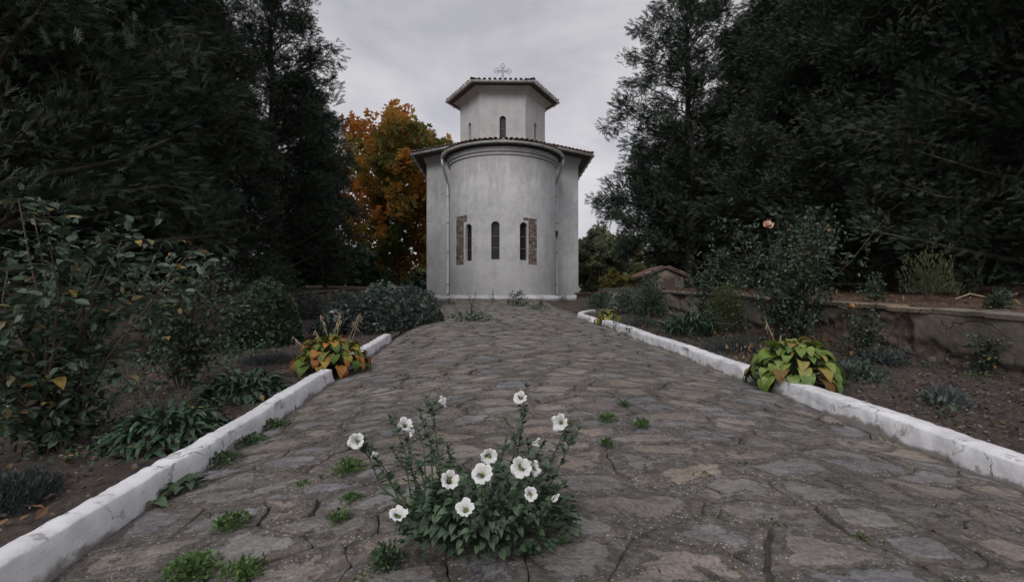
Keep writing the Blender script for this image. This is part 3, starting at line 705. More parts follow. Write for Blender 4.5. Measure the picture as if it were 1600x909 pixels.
    def brackets(P, z, off, step, closed, g):
        rp = offset_poly(P, off+.065, closed); n = len(rp); acc = 0.0
        for i in range(n if closed else n-1):
            a, b = Vector(rp[i]), Vector(rp[(i+1) % n]); L = (b-a).length; t = (b-a).normalized(); d = step-acc if acc else step*.4
            while d < L:
                p = a+t*d; bo = link('gutter_bracket', bkm, None, g, tuple(loc([(p.x, p.y, z-.01)])[0])); bo.rotation_euler = (0, 0, math.atan2(t.y, t.x)); d += step
            acc = (L-(d-step)) % step
    g = gutter(ap, 6.735, .245, False); brackets(ap, 6.735, .245, .62, False, g)
    # apse roof cone
    eav = [apt(p, R+.26, 6.80) for p in np.linspace(-92, 92, 64)]; top = [(e[0]*.12, 22.15+(e[1]-AC)*.05, 7.72) for e in eav]
    n = len(eav); mk('apse_roof', eav+top, [(i, i+1, n+i+1, n+i) for i in range(n-1)]+[tuple(n+i for i in range(n))[::-1]], M['tile'])
    # barrel tile mesh
    def barrel(L=.42, r=.072, r2=.06, k=6):
        V = []; 
        for y, rr in ((0, r), (L, r2)):
            for q in (rr, rr-.018):
                V += [(q*math.cos(a), y, q*math.sin(a)*.9) for a in np.linspace(0, PI, k)]
        F = []
        for i in range(k-1): F += [(i, i+1, 2*k+i+1, 2*k+i), (k+i, 3*k+i, 3*k+i+1, k+i+1), (i, k+i, k+i+1, i+1), (2*k+i, 2*k+i+1, 3*k+i+1, 3*k+i)]
        F += [(0, 2*k, 3*k, k), (k-1, 2*k-1, 4*k-1, 3*k-1)]
        return fix_normals(np_mesh('roof_tile', V, F, None, True))
    tile = barrel(); tile.materials.append(M['tile'])
    tv = np.array([v.co[:] for v in tile.vertices]); tf = [tuple(p.vertices) for p in tile.polygons]
    upper = MB()
    def put_tile(p, d, first):
        """p eave point, d unit vector up the slope"""
        d = Vector(d).normalized(); x = d.cross(Vector((0, 0, 1))).normalized(); z = x.cross(d)
        Mx = Matrix((x, d, z)).transposed()
        jit = rs.uniform(-.015, .015); q = Vector(p)+d*jit
        if first:
            o = link('roof_tile', tile, None, root, tuple(loc([q])[0])); o.rotation_euler = Mx.to_euler(); o.rotation_euler.z += rs.uniform(-.05, .05)
        else: upper.add(tv@np.array(Mx).T+np.array(q), tf)
    for p in np.arange(-88, 89, 4.55):
        e = Vector(apt(p, R+.33, 6.80)); tt = Vector((0, 22.15, 7.72)); L = (tt-e).length; d = (tt-e)/L
        for k in range(0, 3):
            put_tile(e+d*(.34*k)+Vector((0, 0, .035+.0*k)), d, k == 0)
    # --- body cornice, eave, gutter, roof
    V, F = sweep(body, [(-.02, 7.02), (.05, 7.04), (.06, 7.10), (.035, 7.12), (.11, 7.17), (.13, 7.22), (.10, 7.24), (.16, 7.30), (-.02, 7.30)], True); mk('body_cornice', V, F, M['plaster'])
    V, F = sweep(body, [(-.1, 7.304), (.56, 7.33), (.57, 7.40), (-.1, 7.44)], True); mk('body_eave', V, F, M['soffit'])
    g = gutter(body, 7.385, .575, True); brackets(body, 7.385, .575, .9, True, g)
    er = offset_poly(body, .60); er3 = [(x, y, 7.45) for x, y in er]; ct = (0, 25.5); r2 = [(x+(ct[0]-x)*.62, y+(ct[1]-y)*.62, 8.05) for x, y in er]
    n = len(er); mk('body_roof', er3+r2, [(i, (i+1) % n, n+(i+1) % n, n+i) for i in range(n)]+[tuple(n+i for i in range(n))], M['tile'])
    def tile_edge(P, z, inward_rise, step=.215, rows=3, vis=None, lim=None, ridge=True):
        n = len(P)
        for i in range(n):
            a, b = Vector((*P[i], z)), Vector((*P[(i+1) % n], z)); t = (b-a).normalized(); inn = Vector((-t.y, t.x, 0)); L = (b-a).length
            d = Vector((inn.x, inn.y, inward_rise)).normalized(); k = int(L/step)
            for q in range(k):
                s = (q+.5)*L/k
                for r_ in range(rows):
                    if r_*.36 > min(s, L-s)*.9 and ridge: break
                    put_tile(a+t*s+d*(r_*.34)+Vector((0, 0, .03)), d, r_ == 0 and (vis is None or i in vis))
    eb = offset_poly(body, .66)
    tile_edge(eb, 7.44, .24, vis=(0, 2, 3, 5))
    # hip ridges (row of tiles up each corner)
    for i in (0, 3):
        a = Vector((*eb[i], 7.50)); b = Vector((*[c for c in r2[i][:2]], 8.10)); d = (b-a); L = d.length; d.normalize(); s = 0
        while s < L: put_tile(a+d*s, d, s == 0); s += .34
    # --- drum
    DC, Wd = 24.0, 2.088
    def hexa(w): return [(w*math.cos(math.radians(a)), DC+w*math.sin(math.radians(a))) for a in (240, 300, 0, 60, 120, 180)]
    hx = hexa(Wd)
    V, F = prism(hx, 7.0, 10.22); me = np_mesh('drum_wall', loc(V), F); cut = []
    dw = []
    for i, (w, z0, h) in ((0, (.29, 8.0, 1.0)), (1, (.29, 8.0, 1.0)), (5, (.29, 8.0, 1.0))):
        a, b = Vector(hx[i]), Vector(hx[(i+1) % 6]); c = (a+b)/2; t = (b-a).normalized(); nn = (t.y, -t.x, 0)
        V, F = arch_prism(w, h, .3, -.24, (c.x, c.y, z0), nn); cut.append(np_mesh('c', loc(V), F)); dw.append(((c.x, c.y, z0), nn, w, h))
    me = carve(me, cut); me.polygons.foreach_set('use_smooth', np.zeros(len(me.polygons), bool)); me.materials.clear(); link('tower_wall', me, M['plaster'], root)
    for p, nn, w, h in dw: window(p, nn, w, h, 2)
    V, F = sweep(hx, [(-.02, 10.02), (.04, 10.03), (.05, 10.08), (.03, 10.10), (.09, 10.14), (.11, 10.20), (.30, 10.25), (-.02, 10.25)], True); mk('tower_cornice', V, F, M['plaster'])
    V, F = sweep(hx, [(-.1, 10.254), (.50, 10.28), (.51, 10.34), (-.1, 10.38)], True); mk('tower_eave', V, F, M['soffit'])
    g = gutter(hx, 10.335, .515, True); brackets(hx, 10.335, .515, .8, True, g)
    er = offset_poly(hx, .54); n = 6; mk('tower_roof', [(x, y, 10.38) for x, y in er]+[(0, DC, 11.15)], [(i, (i+1) % 6, 6) for i in range(6)]+[tuple(range(6))[::-1]], M['tile'])
    eb = offset_poly(hx, .60); tile_edge(eb, 10.375, .27, vis=(0, 1, 5))
    for i in range(6):
        a = Vector((*eb[i], 10.43)); b = Vector((0, DC, 11.2)); d = b-a; L = d.length; d.normalize(); s = 0
        while s < L-.3: put_tile(a+d*s, d, s == 0 and i in (0, 1, 2, 5)); s += .34
    U = np.concatenate(upper.V); link('upper_roof_tiles', np_mesh('upper_roof_tiles', loc(U), upper.F, None, True), M['tile'], root, kind='stuff')
    # --- cross with trefoil arm ends, open wire outline
    mb = MB(); cz = 11.86; r = .013
    def P3(x, z): return (x, DC, cz+z)
    def poly(pts): mb.tube([P3(*p) for p in pts], r, 5)
    def lobes(ax, az, L):
        """outline of one arm with three-lobed end, direction (ax,az)"""
        tx, tz = -az, ax; w = .045; pts = []
        def q(a, b): return (ax*a+tx*b, az*a+tz*b)
        pts.append(q(.04, w)); pts.append(q(L-.17, w))
        for cx, cy, a0, a1 in ((L-.13, .085, -150, 60), ):
            pass
        for c, d, a0, a1 in ((L-.15, .085, 200, 20), (L-.055, 0, 100, -100), (L-.15, -.085, -20, -200)):
            for an in np.linspace(math.radians(a0), math.radians(a1), 7): pts.append(q(c+.058*math.cos(an), d+.058*math.sin(an)))
        pts.append(q(L-.17, -w)); pts.append(q(.04, -w)); poly(pts)
    lobes(-1, 0, .44); lobes(1, 0, .44); lobes(0, 1, .38); poly([(-.045, -.04), (-.045, -.30)]); poly([(.045, -.04), (.045, -.30)])
    poly([(-.36, 0), (.36, 0)]); mb.tube([P3(0, -.75), P3(0, .30)], .014, 5)
    link('cross', np_mesh('cross', loc(np.concatenate(mb.V)), mb.F), M['cross'], root)
    # --- downpipes
    for sx in (-1, 1):
        ph = 84*sx; g0 = Vector(apt(ph, R+.31, 6.70)); wx = 2.50 if sx < 0 else 2.455; wall = Vector((sx*wx, 22.22, 5.9))
        mb = MB(); mb.tube([g0, g0+Vector((0, 0, -.18)), g0+Vector((-sx*.02, .05, -.32)), wall+Vector((sx*.03, -.05, .12)), wall, wall+Vector((0, .02, -.4)), Vector((sx*wx, 22.25, 3.0)), Vector((sx*(wx+.015), 22.26, .95)), Vector((sx*(wx+.03), 22.16, .82))], .06, 10)
        dp = link('downpipe', np_mesh('downpipe', loc(np.concatenate(mb.V)), mb.F, None, True), M['pipe'], root)
        for z in (5.3, 4.1, 2.75, 1.3):
            mb = MB(); mb.tube([(sx*wx, 22.25, z), (sx*wx, 22.25, z+.04)], .072, 10); link('pipe_clip', np_mesh('pipe_clip', loc(np.concatenate(mb.V)), mb.F), M['cross'], dp)
    mb = MB(); mb.box((2.46, 22.15, 3.63), (.09, .08, .26)); mb.box((2.46, 22.12, 3.66), (.13, .05, .10)); mb.tube([(2.46, 22.12, 3.5), (2.48, 22.1, 3.4)], .02, 6)
    link('meter_box', np_mesh('meter_box', loc(np.concatenate(mb.V)), mb.F), M['iron'], root)
    # --- concrete apron
    outl = [(-3.6, 23.1), (-2.46, 22.39)]+[apt(p, R, 0)[:2] for p in np.linspace(-90, 90, 40)]+[(2.46, 22.39), (3.6, 23.1), (3.6, 31.5), (-3.6, 31.5)]
    V, F = sweep(outl, [(-.1, gz-.2), (.30, gz-.2), (.30, gz+.05), (.27, gz+.09), (.0, gz+.20), (-.1, gz+.20)], True); mk('plinth', V, F, M['kerb_plain'])
    return root
M['kerb_plain'] = mat_plain('worn_white_concrete', (.52, .52, .53), .9, var=.25, scale=3, bmp=.6, bscale=20, bd=.02)
build_church()

# ------------------------------------------------------------------ foliage tools
def frames(d, up, rng, roll=0.6):
    d = d/(np.linalg.norm(d, axis=1)[:, None]+1e-9)
    r = up+roll*rng.normal(size=d.shape); z = r-(r*d).sum(1)[:, None]*d; z /= (np.linalg.norm(z, axis=1)[:, None]+1e-9)
    return d, np.cross(z, d), z
def cloud(tv, tf, P, D, S, rng, tint, roll=.6, up=(0, 0, 1)):
    """many copies of a small leaf template; returns V, F(k-gons), tint"""
    X, Y, Z = frames(D, np.array(up, float), rng, roll); n = len(P); k = len(tv)
    V = P[:, None, :]+S[:, None, None]*(tv[None, :, 0, None]*X[:, None, :]+tv[None, :, 1, None]*Y[:, None, :]+tv[None, :, 2, None]*Z[:, None, :])
    F = (np.arange(n)[:, None, None]*k+np.array(tf)[None]).reshape(-1, len(tf[0]))
    return V.reshape(-1, 3), F, np.repeat(tint, k)
def fan_template(rs, n=5, w=.11, spread=1.0):
    V = []; F = []
    for i in range(n):
        a = (i-(n-1)/2)*spread/n*1.7+rs.uniform(-.1, .1); L = 1-.35*abs(i-(n-1)/2)/(n/2)+rs.uniform(-.1, .1); b = .12*abs(i-(n-1)/2)
        c, s = math.cos(a), math.sin(a); ox = .10*i*0
        V += [(b*c, b*s, 0), ((b+.55*L)*c-w*s, (b+.55*L)*s+w*c, rs.uniform(-.08, .08)), (L*c, L*s, rs.uniform(-.12, .12)), ((b+.5*L)*c+w*s, (b+.5*L)*s-w*c, rs.uniform(-.05, .05))]
        F.append((4*i, 4*i+1, 4*i+2, 4*i+3))
    return np.array(V), F
_rs = random.Random(3)
def frond(rs, n=10, w=.035, ln=.42):
    V = []; F = []
    for i in range(n):
        x = .06+.86*i/(n-1); sd = 1 if i % 2 else -1; a = sd*(.75+rs.uniform(-.15, .15)) if i < n-1 else 0; L = ln*(1-.5*abs(x-.35))*rs.uniform(.8, 1.1)
        if i == n-1: x = .62; L = .42
        c, s_ = math.cos(a), math.sin(a); z = -.14*x*x+rs.uniform(-.05, .05)
        V += [(x+w*s_, -w*c, z), (x-w*s_, w*c, z), (x+L*c, L*s_, z-.1*L+rs.uniform(-.04, .04))]; F.append((3*i, 3*i+1, 3*i+2))
    V += [(0, .02, 0), (0, -.02, 0), (.95, 0, -.13)]; F.append((3*n, 3*n+1, 3*n+2))
    return np.array(V), F
SPRAY = frond(_rs, 10, .045, .44)
SPRAY2 = frond(_rs, 8, .06, .48)
LEAF = (np.array([(0, 0, 0), (.5, .28, .07), (1, 0, -.03), (.5, -.28, .07)]), [(0, 1, 2, 3)])
LEAF6 = (np.array([(0, 0, 0), (.3, .26, .06), (.7, .24, .04), (1, 0, -.08), (.7, -.24, .04), (.3, -.26, .06)]), [(0, 1, 2, 3), (0, 3, 4, 5)])
LEAF_N = (np.array([(0, 0, 0), (.5, .11, .03), (1, 0, -.03), (.5, -.11, .03)]), [(0, 1, 2, 3)])
TRIPLE = (np.concatenate([LEAF[0]@np.array([[math.cos(a), math.sin(a), 0], [-math.sin(a), math.cos(a), 0], [0, 0, 1]]) for a in (-.9, 0, .9)]), [(0, 1, 2, 3), (4, 5, 6, 7), (8, 9, 10, 11)])

def tree_parts(kind, H, R, seed, n_limb, per, spray, size, zlow=.06, prof=None, asc=.35, droop=.0, cl=.34, tr=.16, bare=0.0, tpl=SPRAY):
    """mesh data of trunk (with limbs) and crown"""
    rng = np.random.RandomState(seed); rs = random.Random(seed)
    mb = MB(); bend = [(rs.uniform(-.02, .02)*H*t, rs.uniform(-.02, .02)*H*t, t*H*.97) for t in np.linspace(0, 1, 9)]; bend[0] = (0, 0, -.3)
    mb.tube(bend, [tr*(1-.93*t)+.012 for t in np.linspace(0, 1, 9)], 9)
    bz = np.array(bend); P = []; D = []; T = []
    if prof is None: prof = lambda t: (1-t)**.75*(.55+.45*min(1, t*6))+.04
    for i in range(n_limb):
        t = zlow+(1-zlow)*((i+rs.random())/n_limb)**.9; z = t*H; a = i*2.39996+rs.uniform(-.5, .5)
        L = R*prof(t)*rs.uniform(.62, 1.12); base = np.array([np.interp(z, bz[:, 2], bz[:, 0]), np.interp(z, bz[:, 2], bz[:, 1]), z])
        h = np.array([math.cos(a), math.sin(a), 0]); pts = []
        for s in np.linspace(0, 1, 5): pts.append(base+h*L*s+np.array([0, 0, 1])*(asc*L*s-droop*L*s*s+.04*L*rs.uniform(-1, 1)))
        pts = np.array(pts); r0 = max(.008, tr*.28*(1-t)+.008); mb.tube(pts, [r0*(1-.8*s) for s in np.linspace(0, 1, 5)], 4, cap=False)
        nc = max(2, int(L/cl*1.15))
        for c in range(nc):
            s = bare+(1-bare)*((c+.6+.6*rs.random())/nc)**.8; s = min(s, 1.05)
            cp = np.array([np.interp(s, np.linspace(0, 1, 5), pts[:, k]) for k in range(3)])+rng.normal(size=3)*cl*.35
            m = int(per*rs.uniform(.6, 1.3)); q = rng.normal(size=(m, 3)); q *= (rng.rand(m)**.45/np.linalg.norm(q, axis=1))[:, None]
            q *= np.array([cl, cl, cl*.8])*rs.uniform(.7, 1.2)
            P.append(cp+q); dd = q/cl*.7+h*.8+np.array([0, 0, .30-droop*2])+.35*rng.normal(size=(m, 3))+rng.normal(size=3)*.4; D.append(dd)
            T.append(np.clip(rs.uniform(.15, .8)+rng.normal(size=m)*.18, 0, .98))
    # leader
    m = per*3; q = rng.normal(size=(m, 3))*np.array([.12, .12, .45]); P.append(q+bz[-1]); D.append(rng.normal(size=(m, 3))*.5+np.array([0, 0, 1.])); T.append(rng.rand(m))
    P = np.concatenate(P); D = np.concatenate(D); T = np.concatenate(T)
    V, F, A = cloud(tpl[0], tpl[1], P, D, size*rng.uniform(.6, 1.3, len(P)), rng, T, .8)
    return mb.mesh(kind+'_trunk', True), np_mesh(kind+'_crown', V, F, {'tint': A})
def place_tree(name, meshes, mats, loc, rz, sc, label, cat='tree', group=None):
    r = empty(name, loc, rz); r.scale = sc if not np.isscalar(sc) else (sc,)*3; tag(r, label, cat, group)
    link('trunk', meshes[0], mats[0], r); link('crown', meshes[1], mats[1], r); return r

def build_trees():
    dense = tree_parts('conifer', 10, 2.6, 21, 185, 128, SPRAY, .125, zlow=.03, prof=lambda t: (1-t)**.6*(.75+.25*min(1, t*5))+.05, asc=.25, cl=.40, tr=.20)
    dense2 = tree_parts('conifer2', 10, 2.7, 33, 170, 48, SPRAY, .235, zlow=.05, prof=lambda t: (1-t)**.5*(.8+.2*min(1, t*5))+.05, asc=.05, droop=.15, cl=.42, tr=.20)
    open_ = tree_parts('juniper', 12, 2.7, 45, 135, 52, SPRAY2, .185, zlow=.03, prof=lambda t: (1-t)**.45*(.8+.2*min(1, t*4))*(.75+.35*abs(math.sin(t*13)))+.05, asc=.55, cl=.33, tr=.15, bare=.08)
    A, B, J = (dense, (M['bark'], M['conifer'])), (dense2, (M['bark'], M['conifer'])), (open_, (M['bark'], M['conifer_b']))
    G = 'tall dark conifers beside the path'
    rows = [
     (A, -35, 6.4, 1.15, 'huge dark conifer at the left picture edge, behind the tall rose bush'),
     (B, 115, 8.6, 1.25, 'dark conifer second from the left edge, rising out of the picture'),
     (A, 40, 11.5, 1.35, 'dark conifer in the back row at far left, seen through gaps of those before it'),
     (A, 195, 10.6, 1.15, 'broad dark conifer in the left row, above the leafy rose bushes'),
     (B, 190, 14.5, 1.3, 'back row dark conifer between the front trees of the left group'),
     (B, 275, 12.4, .95, 'dark conifer in the middle of the left row, its top out of the picture'),
     (J, 428, 15.5, .95, 'loose topped conifer whose ragged upper right edge stands against the sky'),
     (A, 290, 18.0, 1.1, 'back row conifer behind the loose topped one on the left'),
     (A, 470, 18.5, .80, 'conifer stepping down toward the church, left of the orange tree'),
     (J, 508, 21.5, .64, 'last and lowest dark conifer of the left row, overlapping the orange tree'),
     (J, 1078, 16.8, 1.03, 'tall open juniper with its trunk showing through, standing against the sky on the right'),
     (B, 1215, 14.5, .90, 'dark conifer right of the open juniper with its tip near the top edge'),
     (B, 1062, 18.6, .50, 'small dense conifer hiding the foot of the open juniper'),
     (A, 1120, 19.5, .72, 'shorter dark conifer filling in behind the open juniper'),
     (B, 1275, 12.2, .92, 'dark conifer above the big rose bush on the right'),
     (A, 1245, 16.5, 1.15, 'back row dark conifer behind the big rose bush side'),
     (A, 1385, 10.4, .98, 'dark conifer above the small terrace bush'),
     (B, 1400, 15.0, 1.15, 'back row dark conifer above the retaining wall'),
     (B, 1500, 9.0, .95, 'dark conifer left of the one at the right picture edge'),
     (A, 1640, 7.4, 1.0, 'huge dark conifer cut by the right picture edge'),
     (A, 1560, 13.0, 1.3, 'back row conifer with sky showing through near the right edge'),
    ]
    for i, (k, px, Y, s, lab) in enumerate(rows):
        if k is not J: k = A if Y < 12.5 else B
        x = atX(px, Y); place_tree('conifer_tree' if k is not J else 'juniper_tree', k[0], k[1], (x, Y, GZ(x, Y)), i*1.37, (s*random.Random(i).uniform(.95, 1.1), s, s), lab, 'tree', G)
    # low spreading limb tree beside church right
    sp = tree_parts('spreading_juniper', 4.6, 2.5, 71, 70, 50, SPRAY2, .18, zlow=.14, prof=lambda t: (1-t)**.3*(.5+.6*abs(math.sin(t*7+1)))+.08, asc=.25, cl=.30, tr=.12, bare=.4)
    x = atX(1030, 18.5); place_tree('juniper_tree', sp, J[1], (x, 18.5, GZ(x, 18.5)), .6, (1.0, 1.0, 1.15), 'low ragged juniper spreading toward the right wall of the church', 'tree', G)
    # autumn tree
    gt = tree_parts('autumn', 11.2, 4.2, 55, 140, 21, LEAF, .235, zlow=.10, prof=lambda t: math.sin(min(1, (t+.16)*.93)*PI)**.6*.95+.12, asc=.55, cl=.50, tr=.24, tpl=TRIPLE)
    # more green low down and inside
    me = gt[1]; n = len(me.vertices); co = np.empty(n*3, np.float32); me.vertices.foreach_get('co', co); co = co.reshape(-1, 3)
    tn = fbm(co[:, 0]*.45, co[:, 1]*.45, co[:, 2]*.45, 2); old = np.empty(n, np.float32); me.attributes['tint'].data.foreach_get('value', old)
    me.attributes['tint'].data.foreach_set('value', np.clip(.12+.045*co[:, 2]+.9*tn+.35*(old-.5), 0, 1).astype(np.float32))
    x = atX(620, 30); place_tree('autumn_tree', gt, (M['bark'], M['gold']), (x, 30, GZ(x, 30)), 0, 1.0, 'orange and gold autumn tree left of the church')
    # background right of the church
    bt = tree_parts('roundtree', 6, 2.6, 61, 60, 50, LEAF, .30, zlow=.15, prof=lambda t: math.sin(min(1, t+.1)*PI)**.5+.05, asc=.3, cl=.6, tr=.13, tpl=TRIPLE)
    bt2 = (bt[0], bt[1].copy()); bt2[1].materials.clear()
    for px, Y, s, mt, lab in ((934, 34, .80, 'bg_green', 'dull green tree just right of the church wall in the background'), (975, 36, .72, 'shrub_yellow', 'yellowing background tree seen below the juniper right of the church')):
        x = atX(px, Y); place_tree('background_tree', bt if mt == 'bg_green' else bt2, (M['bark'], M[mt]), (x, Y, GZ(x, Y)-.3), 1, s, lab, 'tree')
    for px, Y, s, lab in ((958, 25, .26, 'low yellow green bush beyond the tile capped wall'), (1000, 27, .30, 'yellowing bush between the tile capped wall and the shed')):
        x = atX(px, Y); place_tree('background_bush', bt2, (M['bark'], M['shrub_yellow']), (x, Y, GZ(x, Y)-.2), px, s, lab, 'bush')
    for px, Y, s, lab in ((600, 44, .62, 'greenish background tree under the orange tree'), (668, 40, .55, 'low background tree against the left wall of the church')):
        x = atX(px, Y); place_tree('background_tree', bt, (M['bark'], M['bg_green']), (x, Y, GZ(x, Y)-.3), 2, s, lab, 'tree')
build_trees()

# ------------------------------------------------------------------ shrubs (fine leaves)
def shrub(name, label, cat, x, y, w, d, h, n, size, mat, tpl=LEAF, seed=1, bumpy=.25, low=0.0, stems=9, z=None, erect=.5, group=None):
    rng = np.random.RandomState(seed); rs = random.Random(seed); z0 = GZ(x, y) if z is None else z
    r = empty(name, (x, y, z0)); tag(r, label, cat, group)
    mb = MB()
    for i in range(stems):
        a = rs.uniform(0, 2*PI); k = rs.uniform(.3, .85); e = np.array([math.cos(a)*w/2*k, math.sin(a)*d/2*k, h*rs.uniform(.6, .92)])
        mb.tube([(0, 0, -.03), e*np.array([.35, .35, .45]), e], [.012*h+.003, .008*h+.002, .003], 4, cap=False)
    link('stem', mb.mesh('stem'), M['cane'], r)
    q = rng.normal(size=(n, 3)); q[:, 2] = np.abs(q[:, 2])*(1 if low >= 0 else 1); q /= np.linalg.norm(q, axis=1)[:, None]
    rad = 1-.6*rng.rand(n)**2.0
    lump = 1+bumpy*fbm(q[:, 0]*2.2+seed, q[:, 1]*2.2, q[:, 2]*2.2+seed, 3)*2
    P = q*(rad*lump)[:, None]*np.array([w/2, d/2, h*(1-low)])+np.array([0, 0, h*low]); P[:, 2] = np.maximum(P[:, 2], .01)
    D = q*.8+np.array([0, 0, erect])+.5*rng.normal(size=(n, 3)); T = np.clip(.5+.35*fbm(q[:, 0]*3, q[:, 1]*3, q[:, 2]*3+seed, 2)+rng.normal(size=n)*.22, 0, 1)
    V, F, A = cloud(tpl[0], tpl[1], P, D, size*rng.uniform(.6, 1.3, n), rng, T, .9)
    link('foliage', np_mesh('foliage', V, F, {'tint': A}), mat, r); return r
def S(name, label, cat, px, Y, w, h, n, size, mat, **k):
    x = atX(px, Y); d = k.pop('d', w*.85); return shrub(name, label, cat, x, Y, w, d, h, n, size, M[mat], **k)
S('clipped_shrub', 'rounded mid green shrub in the left bed before the dark retaining wall', 'shrub', 410, 7.2, 1.2, .95, 9000, .042, 'shrub', bumpy=.1, seed=2, tpl=TRIPLE)
S('spreading_bush', 'spreading leafy bush behind the short white kerb on the left', 'bush', 566, 8.3, 1.55, .74, 4600, .055, 'shrub_grey', seed=3, tpl=TRIPLE, d=1.3)
S('spreading_bush', 'grey bush with tiny pale blossoms leaning over the path edge near the church', 'bush', 642, 9.2, 1.35, .62, 4600, .045, 'shrub_grey', seed=4, tpl=TRIPLE, d=1.4)
S('shrub', 'small leaved shrub on the left terrace, furthest left behind the tall rose', 'shrub', 135, 8.6, 1.3, 1.05, 3800, .05, 'shrub_grey', seed=5, tpl=LEAF_N, erect=1.0)
S('shrub', 'grey green shrub on the left terrace behind the second rose bush', 'shrub', 348, 10.5, 1.2, .95, 3400, .05, 'shrub_grey', seed=6, tpl=LEAF_N, erect=1.0)
S('shrub', 'larger of two far shrubs standing just behind the dark wall', 'shrub', 425, 13.0, 1.5, .95, 3200, .06, 'shrub', seed=7, tpl=LEAF)
S('shrub', 'smaller of two far shrubs behind the dark wall, nearer the orange tree', 'shrub', 486, 13.8, 1.1, .72, 2600, .06, 'shrub_grey', seed=8, tpl=LEAF)
S('lavender', 'blue grey fine leaved mound in the bottom left corner of the bed', 'plant', 22, 1.85, .21, .11, 4200, .024, 'lavender', seed=9, tpl=LEAF_N, erect=1.4, d=.34)
S('ground_cover', 'flat blue grey mat of leaves left of the orange hosta', 'plant', 428, 5.2, .60, .09, 2200, .035, 'lavender', seed=10, tpl=LEAF_N, erect=1.2)
S('ground_cover', 'low blue green mound behind the right kerb beside the yellow hosta', 'plant', 1000, 8.3, .75, .17, 2400, .04, 'lavender', seed=11, tpl=LEAF_N, erect=1.3)
S('ground_cover', 'low dark mound behind the right kerb in front of the big rose', 'plant', 1150, 5.7, .62, .17, 3000, .035, 'lavender', seed=12, tpl=LEAF_N, erect=1.3)
S('shrub', 'yellowish shrub between the iris clump and the big rose bush', 'shrub', 1133, 7.9, .62, .80, 2600, .05, 'shrub_yellow2', seed=13, tpl=LEAF, erect=1.0)
S('shrub', 'dark upright shrub in the right bed before the pale wall', 'shrub', 1017, 10.6, .62, .9, 2000, .06, 'shrub', seed=14, tpl=LEAF)
S('shrub', 'small grey green shrub behind the curved kerb end', 'shrub', 978, 11.6, .95, .62, 2400, .055, 'shrub_grey', seed=15, tpl=LEAF)
S('shrub', 'loose sparse shrub under the low juniper at the far right corner of the path', 'shrub', 940, 14.0, .9, .4, 1200, .06, 'shrub', seed=16, tpl=LEAF)
S('terrace_bush', 'yellow green young bush on the needle covered terrace, above the wall', 'bush', 1452, 6.4, .62, .62, 1500, .055, 'shrub_yellow2', seed=17, tpl=LEAF_N, erect=1.2, low=.2, bumpy=.4)
S('terrace_bush', 'little dark shrub at the wall edge left of the young terrace bush', 'bush', 1367, 6.7, .22, .38, 380, .05, 'shrub', seed=18, tpl=LEAF)
S('terrace_bush', 'little dark shrub on the terrace right of the young bush', 'bush', 1560, 5.2, .20, .20, 420, .045, 'shrub', seed=19, tpl=LEAF)
S('silver_plant', 'silvery leaved rosette alone on the bare soil right of the kerb', 'plant', 1475, 3.25, .27, .11, 420, .045, 'silver', seed=20, tpl=LEAF, erect=.9)
S('small_plant', 'grey weedy plant between the green hosta and the wall', 'plant', 1338, 4.1, .40, .14, 500, .05, 'shrub_grey', seed=22, tpl=LEAF, erect=.9)
S('small_plant', 'dusty rosette at the foot of the crumbling wall', 'plant', 1375, 4.9, .45, .14, 450, .05, 'lavender', seed=23, tpl=LEAF, erect=.9)

# ------------------------------------------------------------------ plants with leaves one can pick apart
def leaf_mesh(name, L, W, n=4, fold=.25, curl=.5, shape=.5, wave=0.0, heart=False):
    """leaf along +x from origin, normal +z; droops with curl"""
    V = []; 
    for i in range(n+1):
        t = i/n; a = curl*t*t; x = L*t*math.cos(a*.6); z = -L*t*math.sin(a)*.6+.10*L*math.sin(t*PI)
        w = W/2*float(np.interp(t, (0, .1, .28, .5, .72, .88, 1), (.35, .80, 1, .95, .70, .36, .02))) if heart else W/2*(math.sin(PI*min(1, t**shape))**.8 if 0 < t < 1 else (.12 if t == 0 else .02))
        wz = wave*W*math.sin(t*9)
        V += [(x-(.25*W if heart and i == 0 else 0), w, z+fold*w+wz), (x, 0, z), (x-(.25*W if heart and i == 0 else 0), -w, z+fold*w-wz)]
    F = []
    for i in range(n): a = i*3; F += [(a, a+3, a+4, a+1), (a+1, a+4, a+5, a+2)]
    return np_mesh(name, V, F, None, True)
def orient(d, up=(0, 0, 1)):
    x = Vector(d).normalized(); z = Vector(up)-x*Vector(up).dot(x)
    if z.length < 1e-3: z = Vector((1, 0, 0))-x*x.x
    z.normalize(); y = z.cross(x); return Matrix((x, y, z)).transposed().to_euler()
def part(name, me, parent, p, d, up=(0, 0, 1), s=1.0, mat=None):
    o = link(name, me, mat, parent, p); o.rotation_euler = orient(d, up); o.scale = (s, s, s); return o
def ground_hit(px, py, f):
    """distance at which the sight line through a spot of the plan meets the surface f(x, y)"""
    lo, hi = .6, 40
    for Y in np.concatenate([np.arange(.7, 6, .02), np.arange(6, 22, .05)]):
        if f(atX(px, Y), Y) >= EYE-(py-HOR)/F_PX*Y: return float(Y)
    return 20.0
def pz(x, y): u, v = xy2uv(x, y); return float(path_z(u, y))
def rvec(rs, s=1.0): return Vector((rs.gauss(0, s), rs.gauss(0, s), rs.gauss(0, s)))

